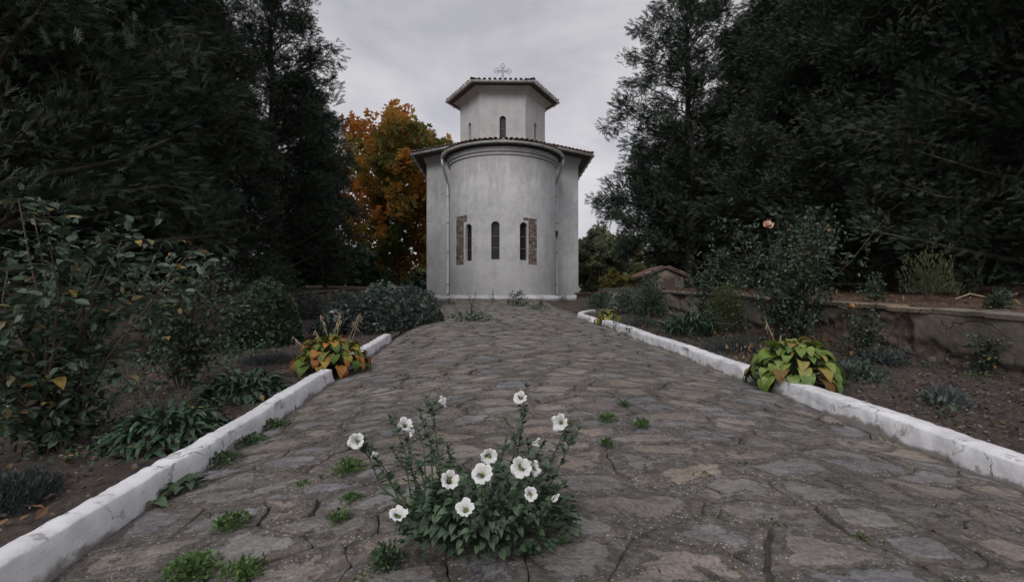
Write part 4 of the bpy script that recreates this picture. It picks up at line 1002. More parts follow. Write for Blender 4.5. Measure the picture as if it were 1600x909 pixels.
def rose_bush(label, x, y, w, h, ncane, seed, leaf, mat, max_leaves, extra, blooms=(), lean=0.0):
    rs = random.Random(seed); rng = np.random.RandomState(seed); z = GZ(x, y)
    r = empty('rose_bush', (x, y, z)); tag(r, label, 'rose bush')
    lm = [leaf_mesh('leaf', leaf, leaf*.62, 4, .3, .5, .75), leaf_mesh('leaf', leaf*.9, leaf*.62, 4, .1, .9, .7)]
    for m_ in lm: m_.materials.append(mat)
    P = []; D = []; cnt = 0; spots = []
    for i in range(ncane):
        a = 2*PI*i/ncane+rs.uniform(-.4, .4); k = rs.uniform(.25, 1.0); top = Vector((math.cos(a)*w/2*k+lean*h, math.sin(a)*w/2*k*.8, h*rs.uniform(.62, 1.0)*(1.08-.25*k)))
        pts = [Vector((rs.uniform(-.06, .06), rs.uniform(-.06, .06), -.03))]
        for t in (.25, .5, .75, 1.0): pts.append(Vector((top.x*t**1.3, top.y*t**1.3, top.z*t))+rvec(rs, .022*h))
        mb = MB(); mb.tube(pts, [.009, .008, .0065, .005, .003], 5, cap=False); link('cane', mb.mesh('cane', True), M['cane'], r)
        nl = 15 if seed == 5 else 19
        for j in range(nl):
            t = .18+.84*j/(nl-1)+rs.uniform(-.03, .03); t = min(t, 1.0); q = t*4; k0 = min(int(q), 3); p = pts[k0].lerp(pts[k0+1], q-k0)
            spots.append((p, rs.uniform(0, 2*PI), t))
    rs.shuffle(spots); tw = MB()
    for p, a, t in spots:
        d = Vector((math.cos(a), math.sin(a), rs.uniform(-.1, .6))).normalized(); L = leaf*rs.uniform(1.6, 2.6); e = p+d*L; tw.tube([p, p.lerp(e, .5)+Vector((0, 0, .008)), e], .0016, 3, cap=False)
        side = d.cross(Vector((0, 0, 1))).normalized()
        for (f, sd, ss) in ((1.0, 0, 1.1), (.72, 1, .95), (.72, -1, .95), (.4, 1, .8), (.4, -1, .8)):
            ld = (d*(1 if sd == 0 else .45)+side*sd+Vector((0, 0, rs.uniform(-.45, .15)))).normalized(); lp = p.lerp(e, f); sc = ss*rs.uniform(.7, 1.1)
            if cnt < max_leaves: part('leaf', lm[cnt % 2], r, lp, ld, Vector((0, 0, 1))+rvec(rs, .35), sc); cnt += 1
            else: P.append(lp); D.append(ld)
    link('leaf_stalks', tw.mesh('leaf_stalks'), M['stem'], r, kind='stuff')
    if extra:
        for _ in range(extra//6):
            p0, _a, _t = rs.choice(spots); c0 = p0+rvec(rs, .075*(1+w*.3)); dr = rvec(rs, 1); L0 = leaf*1.6
            for q_ in range(6): P.append(c0+dr*L0*.25*q_*.3+rvec(rs, leaf*.35)); D.append(dr*.4+rvec(rs, .8)+Vector((0, 0, -.15)))
    if P:
        P = np.array([v[:] for v in P]); D = np.array([v[:] for v in D]); n = len(P)
        V, F, A = cloud(LEAF6[0], LEAF6[1], P, D, leaf*rng.uniform(.6, 1.1, n), rng, rng.rand(n), .5)
        link('small_foliage', np_mesh('small_foliage', V, F, {'tint': A}), M['rose_cloud'], r, kind='stuff')
    for (bx, by, bz, rad, mt) in blooms:
        c = Vector((bx-x, by-y, bz-z)); mb = MB(); q0 = Vector((c.x*.75, c.y*.75, c.z*.55)); mb.tube([q0, q0.lerp(c, .6)+Vector((.01, 0, .02)), c], [.004, .003, .003], 4); link('cane', mb.mesh('cane'), M['stem'], r)
        fl = bpy.data.objects.new('bloom', None); COL.objects.link(fl); fl.parent = r; fl.location = c
        pm = leaf_mesh('petal', rad, rad*1.15, 3, -.25, -.7, .95); pm.materials.append(M[mt])
        for k in range(14):
            a = k*2.4; tl = .15+.085*k; o = part('petal', pm, fl, (0, 0, 0), (math.cos(a), math.sin(a)*.7-.5, tl+math.sin(a)*.6), (0, -.8, 1), 1-.03*k)
    return r
def XY(px, Y): return atX(px, Y), Y
rose_bush('tall leafy rose bush at the left picture edge with big leaves, some turned yellow', *XY(85, 2.55), 1.6, 1.3, 14, 5, .070, M['rose_leaf'], 290, 1400)
rose_bush('second rose bush on the left, lower and further back, reaching toward the clipped shrub', *XY(290, 4.15), 1.15, 1.15, 12, 6, .056, M['rose_leaf'], 290, 1600, ((atX(268, 4.0), 4.0, EYE+.33, .03, 'rose_orange'),))
rose_bush('big dark rose bush on the right bearing one pink rose on top', *XY(1238, 6.1), 2.0, 1.80, 19, 7, .060, M['rose_leaf'], 220, 4200, ((atX(1198, 6.0), 6.0, EYE+(462-354)/760*6.0, .095, 'rose_pink'),), .03)
rose_bush('looser rose bush standing left of the big one, before the pale wall', *XY(1112, 8.6), 1.25, 1.35, 11, 8, .055, M['rose_leaf'], 120, 1700, ((atX(1185, 7.9), 7.9, EYE+.22, .025, 'white_flower'), (atX(1150, 8.2), 8.2, EYE+.28, .02, 'white_flower')))
rose_bush('small low rose with an orange bloom between the big rose bush and the wall', *XY(1352, 5.2), .55, .62, 6, 9, .05, M['rose_leaf'], 150, 200, ((atX(1330, 5.0), 5.0, EYE-.11, .035, 'rose_orange'),))
rose_bush('little plant rooted at the foot of the crumbling wall near the right edge', *XY(1535, 4.42), .26, .42, 4, 10, .042, M['rose_leaf'], 110, 60)

def hosta(label, x, y, w, h, n, leaf, mat, seed, stalks=(), zz=None):
    rs = random.Random(seed); z = (GZ(x, y) if zz is None else zz); r = empty('hosta', (x, y, z)); tag(r, label, 'plant')
    ms = [leaf_mesh('leaf', leaf, leaf*.78, 7, .20, c, .66, .045, True) for c in (.7, 1.1, 1.5)]
    for m_ in ms: m_.materials.append(mat)
    mb = MB()
    for i in range(n):
        a = i*2.39996+rs.uniform(-.3, .3); t = ((i+.5)/n); rad = w/2*(t**.6)*.72; zt = h*(1-.80*t**1.6)*rs.uniform(.8, 1.05)
        p = Vector((math.cos(a)*rad, math.sin(a)*rad, zt)); d = Vector((math.cos(a), math.sin(a), .65-1.25*t+rs.uniform(-.2, .2)))
        up = Vector((math.cos(a)*.9*t, math.sin(a)*.9*t, 1))+rvec(rs, .18)
        mb.tube([(p.x*.1, p.y*.1, 0), (p.x*.5, p.y*.5, zt*.7), p], [.005, .004, .003], 4, cap=False)
        part('leaf', ms[i % 3], r, p, d, up, rs.uniform(.7, 1.12))
    link('leaf_stalks', mb.mesh('leaf_stalks'), M['stem'], r)
    for (dx, dy, hh, bend) in stalks:
        mb = MB(); top = Vector((dx+bend, dy, hh)); mb.tube([(dx*.3, dy*.3, 0), (dx*.8, dy*.8, hh*.6), top], [.004, .003, .0025], 4)
        for k in range(9): q = top.lerp(Vector((dx*.8, dy*.8, hh*.6)), k*.07); e = q+Vector((rs.uniform(-.04, .04), rs.uniform(-.03, .03), rs.uniform(-.055, -.01))); mb.tube([q, q.lerp(e, .5)+Vector((0, 0, .01)), e], [.0015, .004, .002], 3)
        link('dry_stalk', mb.mesh('dry_stalk'), M['straw'], r)
    return r
hosta('big green hosta with broad yellow edged leaves filling the gap in the right kerb', *XY(1240, 3.78), .80, .31, 125, .135, M['hosta_green'], 1, ((-.14, .05, .50, -.05), (-.10, .05, .38, .03)), GZ(*XY(1238, 3.9))+.03)
hosta('withering hosta of orange and yellow leaves between the two left kerb pieces', *XY(518, 4.42), .84, .27, 130, .115, M['hosta_gold'], 2, ((-.08, .1, .50, -.06), (-.02, .1, .46, .04), (.18, .1, .52, .05), (.20, .12, .48, .02), (-.32, .1, .30, -.08), (.02, .12, .52, .02), (-.14, .1, .36, -.05)), GZ(*XY(518, 4.5))+.03)
hosta('small yellowing hosta at the far curved end of the right kerb', *XY(950, 9.15), .60, .24, 60, .11, M['hosta_gold2'] if 'hosta_gold2' in M else M['hosta_green'], 3, (), None)

def strap_clump(name, label, x, y, w, h, n, L, W, seed, up0=.9, mat='strap', extra_top=False):
    rs = random.Random(seed); z = GZ(x, y); r = empty(name, (x, y, z)); tag(r, label, 'plant')
    ms = [leaf_mesh('leaf', L, W, 6, .35, c, .7, .06) for c in (.7, 1.2, 1.7)]
    for m_ in ms: m_.materials.append(M[mat])
    for i in range(n):
        a = rs.uniform(0, 2*PI); t = math.sqrt(rs.random()); rad = (w/2-L*.45)*t; p = Vector((math.cos(a)*rad, math.sin(a)*rad*.9, h*.45*(1-t*t)*rs.uniform(.3, 1)))
        a2 = a+rs.uniform(-.7, .7); d = Vector((math.cos(a2), math.sin(a2), up0*(1.2-.8*t)+rs.uniform(-.2, .35))); part('leaf', ms[i % 3], r, p, d, Vector((0, 0, 1))+rvec(rs, .25), rs.uniform(.6, 1.1))
    return r
strap_clump('strap_plant', 'nearer dark clump of glossy strap leaves against the left kerb', *XY(262, 2.62), .66, .42, 298, .13, .036, 4)
strap_clump('strap_plant', 'farther dark clump of strap leaves by the left kerb, before the orange hosta', *XY(384, 3.55), .68, .42, 298, .13, .036, 5)
strap_clump('iris_clump', 'upright iris clump with long narrow leaves behind the right kerb', *XY(1078, 7.2), .95, .40, 298, .42, .026, 6, 2.6)
strap_clump('pale_sprout', 'yellow green seedling at the back of the nearer strap clump', *XY(305, 2.95), .16, .30, 12, .06, .03, 8, .8, 'weed_obj')

# ------------------------------------------------------------------ weeds
def tuft(label, px, py, r, h, n, size, mat='weed', tpl=LEAF, seed=1, on='path', sx=1.0, name='weed', stemmy=0, group=None):
    f = pz if on == 'path' else GZ; Y = ground_hit(px, py, f); x = atX(px, Y); rng = np.random.RandomState(seed); rs = random.Random(seed)
    z = f(x, Y); q = rng.normal(size=(n, 3)); q[:, 2] = np.abs(q[:, 2]); q /= np.linalg.norm(q, axis=1)[:, None]; q *= (rng.rand(n)**.5)[:, None]
    P = q*np.array([r*sx, r, h])+np.array([0, 0, .004]); D = q*1.0+np.array([0, 0, .25])+.5*rng.normal(size=(n, 3))
    if stemmy:
        P = []; 
        for i in range(stemmy):
            a = rs.uniform(0, 6.28); e = Vector((math.cos(a)*r*rs.random(), math.sin(a)*r*rs.random(), h*rs.uniform(.4, 1)))
            for k in range(max(2, n//stemmy)): t = rs.random(); P.append((e*t)[:])
        P = np.array(P); n = len(P); D = rng.normal(size=(n, 3))*np.array([1, 1, .5])+np.array([0, 0, .5])
    V, F, A = cloud(tpl[0]*np.array([1, 1.25, 1]), tpl[1], P, D, size*rng.uniform(.5, 1.2, n), rng, rng.rand(n), .5)
    o = empty(name, (x, Y, z)); tag(o, label, 'weed', group)
    link('foliage', np_mesh('foliage', V, F, {'tint': A}), M[mat], o)
    mb = MB()
    for i in range(max(4, stemmy)):
        p = P[rs.randrange(n)]; mb.tube([(0, 0, -.01), (p[0]*.4, p[1]*.4, p[2]*.6), p], .0016 if h < .3 else .003, 3, cap=False)
    link('stem', mb.mesh('stem'), M['stem'], o); return o
W_ = [
 ('bright green weed tuft on the path between the left kerb and the petunia', 362, 826, .055, .035, 240, .018, 'weed'),
 ('large bright weed patch at the bottom edge, nearer the kerb', 300, 902, .075, .045, 420, .018, 'weed'),
 ('bright weed patch at the bottom edge, right of the large one', 378, 906, .055, .035, 260, .017, 'weed'),
 ('leafy weed just left of the petunia, uppermost of four', 545, 738, .06, .045, 260, .018, 'weed'),
 ('small weed left of the petunia, second from the top', 548, 786, .038, .022, 130, .015, 'weed'),
 ('small weed left of the petunia, third from the top', 530, 815, .038, .022, 110, .015, 'weed'),
 ('dull weed at the lower left corner of the petunia plant', 604, 886, .045, .05, 200, .017, 'weed_dark'),
 ('small weed between paving stones right of the petunia, upper left one', 950, 660, .055, .03, 120, .020, 'weed'),
 ('small weed in a joint right of the petunia, upper right one', 1002, 668, .04, .03, 110, .020, 'weed'),
 ('small weed in a joint right of the petunia, lowest one', 948, 697, .03, .02, 80, .018, 'weed'),
 ('thin line of weed in a joint above the right hand weeds', 975, 634, .05, .02, 80, .018, 'weed_dark'),
 ('tiny seedling in the middle of the left part of the path', 472, 762, .025, .015, 50, .014, 'weed'),
 ('clover strip along the left kerb, near end', 350, 722, .09, .035, 300, .020, 'weed_dark'),
 ('clover strip along the left kerb, middle', 388, 694, .10, .035, 340, .020, 'weed_dark'),
 ('clover strip along the left kerb, far end', 428, 667, .09, .035, 300, .020, 'weed_dark'),
]
for i, (lab, px, py, r_, h_, n_, s_, mt) in enumerate(W_): tuft(lab, px, py, r_, h_, n_, s_, mt, seed=30+i)
C_ = [
 ('tall thin weed at the church wall, left one', 737, 486, .14, .55, 160, .055, 1), ('low spreading weed on the path before the church', 738, 502, .45, .16, 260, .06, 0),
 ('slender weed against the apse foot left of its middle', 770, 474, .20, .50, 180, .05, 1), ('bushy weed at the apse foot, biggest of them', 808, 478, .38, .42, 420, .06, 0),
 ('weed at the apse foot right of the bushy one', 845, 476, .22, .30, 200, .055, 1), ('flat weed cushion before the apse', 842, 484, .30, .12, 160, .05, 0),
 ('weed at the foot of the right downpipe', 880, 472, .18, .25, 140, .05, 0), ('low weed at the path edge by the curved kerb', 912, 491, .22, .16, 180, .05, 0), ('tiny weed by the left downpipe', 702, 476, .18, .2, 100, .05, 0)]
for i, (lab, px, py, r_, h_, n_, s_, st) in enumerate(C_): tuft(lab, px, py, r_, h_, n_, s_, 'weed_dark', LEAF_N if st else LEAF, 60+i, 'path', 1.0, 'weed', 7*st)
D_ = [('pale flowered weed at the left edge under the tall rose', 25, 690), ('weed with tiny white flower heads left of the strap clump', 98, 690), ('short flowering weed in the shade of the left bed', 60, 712)]
for i, (lab, px, py) in enumerate(D_):
    o = tuft(lab, px, py, .10, .26, 260, .028, 'weed_dark', LEAF, 80+i, 'ground', 1, 'flowering_weed', 6)
    rs = random.Random(i); mb = MB()
    for k in range(7): mb.tube([(rs.uniform(-.1, .1), rs.uniform(-.1, .1), rs.uniform(.2, .31))]+[(0, 0, 0)], .0, 3) if 0 else mb.box((rs.uniform(-.1, .1), rs.uniform(-.1, .1), rs.uniform(.15, .29)), (.011, .011, .007))
    link('tiny_flowers', mb.mesh('tiny_flowers'), M['white_flower'], o, kind='stuff')
for i, (lab, px, py, n) in enumerate((('broad leaved dock growing over the inner face of the left kerb', 285, 765, 16), ('smaller dock rosette left of the bigger one at the kerb', 238, 792, 8))):
    Y = ground_hit(px, py, pz); x = atX(px, Y); r = empty('dock_weed', (x, Y, pz(x, Y))); tag(r, lab, 'weed'); rs = random.Random(i+3)
    lm = leaf_mesh('leaf', .085, .05, 5, .15, .9, .8, .06); lm.materials.append(M['dock'])
    for k in range(n):
        a = k*2.4; part('leaf', lm, r, (0.02*math.cos(a)*k/4, .02*math.sin(a)*k/4, .012+.003*(k % 4)), (math.cos(a), math.sin(a), .5), Vector((0, 0, 1))+rvec(rs, .2), rs.uniform(.5, .95))
for i, (lab, u, v, h) in enumerate((('tiny seedling growing from a crack in the left kerb near the corner', U0+.01, 1.02, .04), ('tiny plant rooted in the white kerb face, nearest the small hosta', U1-.01, 7.9, .12), ('tiny plant rooted in the white kerb face, second from the small hosta', U1-.01, 7.2, .13))):
    x, y = uv2xy(u, v); rng = np.random.RandomState(i); n = 26; P = rng.normal(size=(n, 3))*np.array([.25, .2, .35])*h+np.array([0, 0, h]); D = rng.normal(size=(n, 3))
    V, F, A = cloud(LEAF[0], LEAF[1], P, D, np.full(n, h*.35), rng, rng.rand(n)); o = link('seedling', np_mesh('seedling', V, F, {'tint': A}), M['weed_dark'], loc=(x, y, pz(x, y))); tag(o, lab, 'weed')

# ------------------------------------------------------------------ white petunia in the middle of the path
def petal_mesh(R=.026, tubes=.010):
    V = []; T = []; nr, na = 6, 7
    for i in range(nr):
        t = i/(nr-1)
        for j in range(na):
            s = j/(na-1)*2-1; wav = math.sin((j)*2.3)*.06*t
            Rr = R*(.13+.87*t)*(1-(.36*abs(s)**2.4+(.09*math.exp(-(s/.22)**2)))*t*t); a = s*(.62+.10*t)
            z = -.9*R*(1-t)**2.2+.12*R*t*t*math.cos(s*4.5)-.10*R*t**3+wav*R*1.6
            V.append((Rr*math.cos(a), Rr*math.sin(a), z)); T.append(t)
    F = [(i*na+j, (i+1)*na+j, (i+1)*na+j+1, i*na+j+1) for i in range(nr-1) for j in range(na-1)]
    m = np_mesh('petal', V, F, {'tint': T}, True); m.materials.append(M['petal']); return m
def petunia():
    rs = random.Random(12); rng = np.random.RandomState(12); Y0 = 1.36; x0 = atX(742, Y0); z0 = pz(x0, Y0)
    r = empty('petunia', (x0, Y0, z0)); tag(r, 'white flowering petunia growing out of the stone path', 'flower')
    o = Vector((x0, Y0, z0)); pm = petal_mesh(); thm = None
    mb = MB(); mb.tube([(0, 0, -.6), (0, 0, -.1), (0, 0, .0)], [.5, .9, 1.0], 8); thm = mb.mesh('tube')
    lms = [leaf_mesh('leaf', .034, .018, 4, .25, c, .85) for c in (.5, .9, 1.3)]
    for m_ in lms: m_.materials.append(M['petunia_leaf'])
    def dirv(yaw, pit):
        """facing direction: yaw to the right of toward-camera, pitch upward, degrees"""
        a, b = math.radians(yaw), math.radians(pit); return Vector((math.sin(a)*math.cos(b), -math.cos(a)*math.cos(b), math.sin(b)))
    flowers = [(556, 689, 1.33, 1.0, 5, 20, 0), (634, 661, 1.50, 1.0, 25, 40, 0), (694, 626, 1.62, .95, 80, 20, 1), (811, 620, 1.58, 1.0, -25, 35, 0), (873, 660, 1.50, 1.15, -35, 15, 0),
               (704, 748, 1.20, 1.0, 15, 35, 0), (753, 737, 1.17, 1.15, 0, 45, 0), (765, 713, 1.22, .9, 10, 15, 0), (814, 730, 1.18, 1.1, -5, 25, 0), (837, 731, 1.20, .95, 60, 20, 1),
               (726, 792, 1.13, .95, -20, 55, 0), (622, 800, 1.15, .95, 0, 60, 0), (830, 772, 1.15, .72, 10, 30, 0), (868, 778, 1.20, .6, 30, 30, 2), (640, 676, 1.45, .7, -40, -20, 2), (842, 692, 1.38, .7, 85, 10, 2), (585, 712, 1.34, .55, 30, -30, 2)]
    stems = MB(); P = []; tips = []
    for px, py, Y, sc, yaw, pit, st in flowers:
        c = at(px, py, Y)-o; n = dirv(yaw, pit)
        fl = bpy.data.objects.new('flower', None); COL.objects.link(fl); fl.parent = r; fl.location = c
        x = n.cross(Vector((0, 0, 1))).normalized(); y = n.cross(x); fl.rotation_euler = Matrix((x, y, n)).transposed().to_euler(); fl.rotation_euler.rotate_axis('Z', rs.uniform(0, 6)); fl.scale = (sc,)*3
        if st == 2: fl.scale = (sc*.9, sc*.55, sc*1.6)
        for k in range(5):
            p = link('petal', pm, None, fl, (0, 0, 0)); p.rotation_euler = (rs.uniform(-.12, .12), rs.uniform(-.28, .22), k*2*PI/5+rs.uniform(-.09, .09)); q = rs.uniform(.84, 1.1); p.scale = (q, rs.uniform(.92, 1.12), q)
        th = link('throat', thm, M['throat'], fl, (0, 0, -.014)); th.scale = (.0038, .0038, .012)
        back = c-n*.045*sc; b0 = Vector((c.x*.30+rs.uniform(-.02, .02), c.y*.2+rs.uniform(-.02, .02), .0)); mid = b0.lerp(back, .55)+Vector((c.x*.12, 0, .0))
        pts = [b0, b0.lerp(mid, .5)+rvec(rs, .006), mid, mid.lerp(back, .6)+rvec(rs, .005), back, c-n*.012]
        stems.tube(pts, [.0028, .0026, .0022, .0018, .0014, .0022], 5, cap=False); tips.append(pts)
    for px, py, Y in ((667, 620, 1.62), (610, 652, 1.48), (673, 690, 1.38), (823, 603, 1.62), (893, 664, 1.5), (568, 690, 1.36), (905, 670, 1.46), (820, 640, 1.55), (655, 640, 1.55), (612, 700, 1.4), (850, 690, 1.4), (882, 752, 1.3), (700, 700, 1.35), (790, 690, 1.4), (640, 700, 1.4)):
        c = at(px, py, Y)-o; b0 = Vector((c.x*.35, c.y*.3, 0)); pts = [b0, b0.lerp(c, .35)+Vector((c.x*.1, 0, -.005))+rvec(rs, .006), b0.lerp(c, .7)+rvec(rs, .006), c.lerp(b0, .12), c]; stems.tube(pts, [.003, .0026, .002, .0016, .0012], 5, cap=False); tips.append(pts)
        for k in range(3): stems.tube([c, c+Vector((rs.uniform(-.012, .012), rs.uniform(-.01, .01), rs.uniform(.004, .02)))], [.003, .0012], 4)
    link('stem', stems.mesh('stem', True), M['stem'], r)
    cnt = 0; small = []; sd = []
    for pts in tips:
        for k in range(34):
            t = rs.random()**.8*(len(pts)-1.02); i = int(t); p = pts[i].lerp(pts[i+1], t-i); a = rs.uniform(0, 6.28); hi = t/(len(pts)-1); d = Vector((math.cos(a), math.sin(a), rs.uniform(.1, .9)))
            small.append(p); sd.append((d, 1.1-.55*hi))
    # bushy mass near the ground
    for i in range(1150):
        a = rs.uniform(0, 6.28); t = rs.random()**.5; hx_ = .16+.07*float(fbm(math.cos(a)*t*3, math.sin(a)*t*3, 8.0, 2))*2; p = Vector((math.cos(a)*.25*t*(1+.25*float(vnoise(a*1.3, 4.4))), math.sin(a)*.13*t, .012+hx_*1.25*(1-t*t*.7)*rs.random()**.7)); 
        p.x += .02; d = Vector((math.cos(a)*.8, math.sin(a)*.8-.25, rs.uniform(-.3, .75))); small.append(p); sd.append((d, rs.uniform(.7, 1.25)))
    order = sorted(range(len(small)), key=lambda i: small[i].y-small[i].z*.6-sd[i][1]*.02)
    PP, DD, SS = [], [], []
    for q, i in enumerate(order):
        if cnt < 298: part('leaf', lms[i % 3], r, small[i], sd[i][0], Vector((0, -.25, 1))+rvec(rs, .3), sd[i][1]); cnt += 1
        else: PP.append(small[i][:]); DD.append(sd[i][0][:]); SS.append(.032*sd[i][1])
    tv = np.array([(0, 0, 0), (.35, .27, .06), (.72, .22, .05), (1, 0, -.1), (.72, -.22, .05), (.35, -.27, .06)]); tf = [(0, 1, 2, 3), (0, 3, 4, 5)]
    V, F, A = cloud(tv, tf, np.array(PP), np.array(DD), np.array(SS), rng, rng.rand(len(PP)), .35)
    m2 = M['petunia_leaf_s']; link('small_leaves', np_mesh('small_leaves', V, F, {'tint': A}, True), m2, r, kind='stuff')
M['petunia_leaf_s'] = mat_leaf('petunia_small_leaves', [(0, (.04, .068, .042)), (.6, (.072, .115, .066)), (1, (.11, .165, .095))], .55, .2)
petunia()

# ------------------------------------------------------------------ litter, chips
def scatter(name, n, ur, vr, f, size, mat, tpl, seed, hz=.006, flat=.25, dens=None):
    rng = np.random.RandomState(seed); u = rng.uniform(*ur, n); v = vr[0]+(vr[1]-vr[0])*rng.rand(n)**1.4
    if dens:
        k = fbm(u*dens, v*dens, seed, 3)+rng.normal(size=n)*.2 > 0; u, v = u[k], v[k]; n = len(u)
    X, Y = uv2xy(u, v); Z = f(u, X, Y)+hz*rng.rand(n)+.002; P = np.stack([X, Y, Z], 1); D = rng.normal(size=(n, 3))*np.array([1, 1, flat])
    V, F, A = cloud(tpl[0], tpl[1], P, D, size*rng.uniform(.4, 1.3, n), rng, rng.rand(n), .3)
    link(name, np_mesh(name, V, F, {'tint': A}), M[mat], kind='stuff')
gf = lambda u, X, Y: ground_z(X, Y)+.03
pf = lambda u, X, Y: path_z(u, Y)+0.012*fbm(xy2uv(X, Y)[0]*7, xy2uv(X, Y)[1]*7, 3.3, 4)+.001
CH_T = (np.array([(-.5, -.35, 0), (.5, -.3, 0), (.35, .45, 0), (-.3, .4, 0), (0, 0, .4)]), [(0, 1, 4), (1, 2, 4), (2, 3, 4), (3, 0, 4)])
scatter('leaf_litter', 2600, (-5.1, -1.4), (1, 12), gf, .045, 'litter', LEAF, 1)
scatter('leaf_litter', 3200, (2.4, 4.6), (1, 12), gf, .032, 'litter', LEAF, 2)
scatter('needle_litter', 9000, (4.9, 11), (2, 14), gf, .07, 'litter', LEAF_N, 3, .03)
scatter('needle_litter', 2600, (U0, U1), (.7, 9), pf, .022, 'litter', LEAF_N, 4, .002, .05, 1.1)
scatter('stone_chips', 11000, (U0, U1), (.7, 7), pf, .0055, 'chips', CH_T, 5, .0, .02, .8)
scatter('soil_clods', 7000, (-5.1, -1.38), (.7, 8), gf, .022, 'clod', CH_T, 6)
scatter('soil_clods', 7000, (2.4, 4.6), (1.5, 8), gf, .022, 'clod', CH_T, 7)

# ------------------------------------------------------------------ things in the distance
def tiled_wall():
    a, b = Vector((atX(905, 22.5), 22.5, 0)), Vector((atX(962, 16.2), 16.2, 0)); c = (a+b)/2; z0 = GZ(c.x, c.y); r = empty('tile_capped_wall', (c.x, c.y, z0)); tag(r, 'low pale wall capped with clay tiles just right of the church', 'wall')
    t = (b-a); L = t.length; t.normalize(); ang = math.atan2(t.y, t.x); ht = .30
    mb = MB(); mb.box((0, 0, ht/2-.3), (L, .26, ht+.6), ang); mb.build('wall_body', M['plaster_dirty'], r)
    k = int(L/.2); V = []; bm = MB(); seg = 6; P = [(math.cos(q)*.10, math.sin(q)*.07) for q in np.linspace(0, PI, seg)]
    V = [(p[0], y, p[1]) for y in (-.24, .24) for p in P]; F = [(i, i+1, seg+i+1, seg+i) for i in range(seg-1)]+[tuple(range(seg)), tuple(seg+i for i in range(seg))[::-1]]
    tm = np_mesh('coping_tile', V, F, None, True); tm.materials.append(M['tile'])
    for i in range(k):
        p = t*((i+.5)*L/k-L/2); o = link('coping_tile', tm, None, r, (p.x, p.y, ht+.002)); o.rotation_euler = (random.Random(i).uniform(-.05, .05), 0, ang)
def shed():
    x, y = atX(1028, 16.5), 16.5; z0 = GZ(x, y); r = empty('garden_shed', (x, y, z0)); tag(r, 'small old shed with sloping tiled roof half hidden by the junipers', 'shed')
    mb = MB(); g_ = [(-.62, -.4), (.60, -.4), (.60, .36), (-.02, .62), (-.62, .36)]
    mb.add([(x_, y_, z_) for y_ in (-.80, .42) for x_, z_ in g_], [tuple(range(5)), tuple(range(9, 4, -1))]+[(i, 5+i, 5+(i+1) % 5, (i+1) % 5) for i in range(5)]); fix_normals(mb.build('wall', M['wall'], r).data)
    mb = MB(); mb.box((.12, -.815, .10), (.36, .03, .40)); mb.build('door', M['frame'], r)
    seg = 5; P = [(math.cos(q)*.085, math.sin(q)*.07) for q in np.linspace(0, PI, seg)]; V = [(xx, p[0], p[1]) for xx in (0, .40) for p in P]; F = [(i, seg+i, seg+i+1, i+1) for i in range(seg-1)]+[tuple(range(seg)), tuple(seg+i for i in range(seg))[::-1]]
    tm = np_mesh('roof_tile', V, F, None, True); tm.materials.append(M['tile'])
    for A0, A1 in ((Vector((-.76, 0, .335)), Vector((-.02, 0, .645))), (Vector((.74, 0, .335)), Vector((-.02, 0, .645)))):
        d = (A1-A0).normalized(); n = Vector((-d.z, 0, d.x)) if d.x > 0 else Vector((d.z, 0, -d.x)); V = []
        for yy in (-.90, .5):
            for p in (A0, A1, A1+n*.045, A0+n*.045): V.append((p.x, yy, p.z))
        mb = MB(); mb.add(V, [(0, 1, 2, 3), (7, 6, 5, 4), (0, 4, 5, 1), (1, 5, 6, 2), (2, 6, 7, 3), (3, 7, 4, 0)]); rf = mb.build('roof', M['tile'], r); fix_normals(rf.data)
        for j in range(7):
            for i in range(2):
                p = A0+d*(i*.35)+n*.05; o = link('roof_tile', tm, None, rf, (p.x, -.84+j*.21, p.z)); o.rotation_euler = Matrix((d, n.cross(d), n)).transposed().to_euler()
M['plaster_dirty'] = mat_plain('weathered_plaster', (.26, .225, .18), .95, var=.4, scale=3, bmp=.7, bscale=15, bd=.03)
tiled_wall(); shed()
# masses of undergrowth far behind both tree rows
def wood(label, seed, boxes, n, size, mat):
    rng = np.random.RandomState(seed); P = []
    for (x0, x1, y0, y1, h) in boxes:
        x = rng.uniform(x0, x1, n); y = rng.uniform(y0, y1, n); hh = h*(.65+.45*fbm(x*.35, y*.35, seed, 3)*1.6); z = ground_z(x, y)+hh*rng.rand(n)**.75
        P.append(np.stack([x, y, z], 1))
    P = np.concatenate(P); m = len(P); D = rng.normal(size=(m, 3)); V, F, A = cloud(TRIPLE[0], TRIPLE[1], P, D, size*rng.uniform(.6, 1.3, m), rng, rng.rand(m)*.6, .9)
    o = link('undergrowth', np_mesh('undergrowth', V, F, {'tint': A}), M[mat], kind='stuff')
wood('', 5, [(6.5, 20, 19.5, 22.5, 2.6), (7.5, 34, 27, 31, 3.0)], 7000, .34, 'shrub')
wood('', 6, [(-24, -7.6, 25, 29, 2.4), (-30, -5.5, 36, 41, 2.2)], 7000, .36, 'shrub')
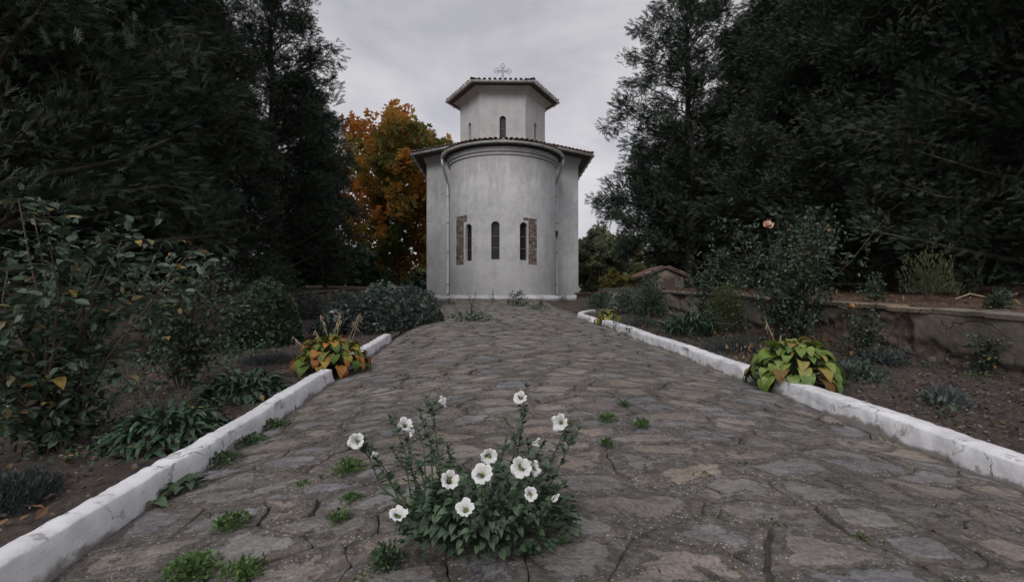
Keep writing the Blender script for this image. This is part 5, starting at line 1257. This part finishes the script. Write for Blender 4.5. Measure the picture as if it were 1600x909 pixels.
# fallen branch on the terrace and a dead twig hanging in the trees
def twig(name, label, pts, r0):
    rs = random.Random(len(pts)); P = [Vector(p) for p in pts]; mb = MB(); mb.tube([p-P[0] for p in P], [r0*(1-.7*i/(len(P)-1)) for i in range(len(P))], 5)
    for i in range(1, len(P)): e = P[i]-P[0]+Vector((rs.uniform(-.15, .15), rs.uniform(-.1, .1), rs.uniform(-.08, .05))); mb.tube([P[i]-P[0], e], [r0*.4, r0*.15], 4)
    o = link(name, mb.mesh(name, True), M['straw'] if 'fallen' in name else M['bark'], loc=P[0]); tag(o, label, 'branch')
zt = GZ(*XY(1520, 6.3))
twig('fallen_branch', 'pale dry branch lying on the reddish terrace near the right edge', [(atX(1492, 6.3), 6.3, zt+.06), (atX(1515, 6.3), 6.3, zt+.13), (atX(1545, 6.35), 6.35, zt+.08), (atX(1575, 6.4), 6.4, zt+.10), (atX(1590, 6.3), 6.3, zt+.14)], .012)

def low_growth(name, clumps, n, r, h, size, mat, seed, f, uvr):
    rng = np.random.RandomState(seed); P = []
    for _ in range(clumps):
        u = rng.uniform(*uvr[0]); v = rng.uniform(*uvr[1]); k = rng.uniform(.5, 1.3); q = rng.normal(size=(n, 3))*np.array([r, r, h])*k; q[:, 2] = np.abs(q[:, 2])
        uu, vv = u+q[:, 0], v+q[:, 1]; X, Y = uv2xy(uu, vv); P.append(np.stack([X, Y, f(uu, X, Y)+q[:, 2]], 1))
    P = np.concatenate(P); m = len(P); D = rng.normal(size=(m, 3))+np.array([0, 0, .4]); V, F, A = cloud(LEAF6[0], LEAF6[1], P, D, size*rng.uniform(.5, 1.2, m), rng, rng.rand(m), .6)
    link(name, np_mesh(name, V, F, {'tint': A}), M[mat], kind='stuff')
low_growth('ground_weeds', 46, 60, .12, .12, .045, 'weed_dark', 1, gf, ((-4.9, -2.6), (3.6, 8.5)))
low_growth('ground_weeds', 26, 40, .07, .05, .028, 'weed_dark', 2, gf, ((-3.2, -1.5), (1.6, 4.0)))
low_growth('ground_weeds', 16, 40, .06, .04, .03, 'weed_dark', 3, gf, ((2.5, 4.5), (2.4, 7)))
low_growth('moss_growth', 34, 40, .022, .004, .010, 'moss', 4, pf, ((U0+.03, -.1), (.9, 4.2)))
low_growth('moss_growth', 22, 30, .025, .004, .012, 'moss', 5, pf, ((-.2, U1-.05), (1.0, 7)))
low_growth('dry_growth', 24, 26, .09, .10, .05, 'litter', 6, gf, ((2.5, 4.5), (4.2, 9)))
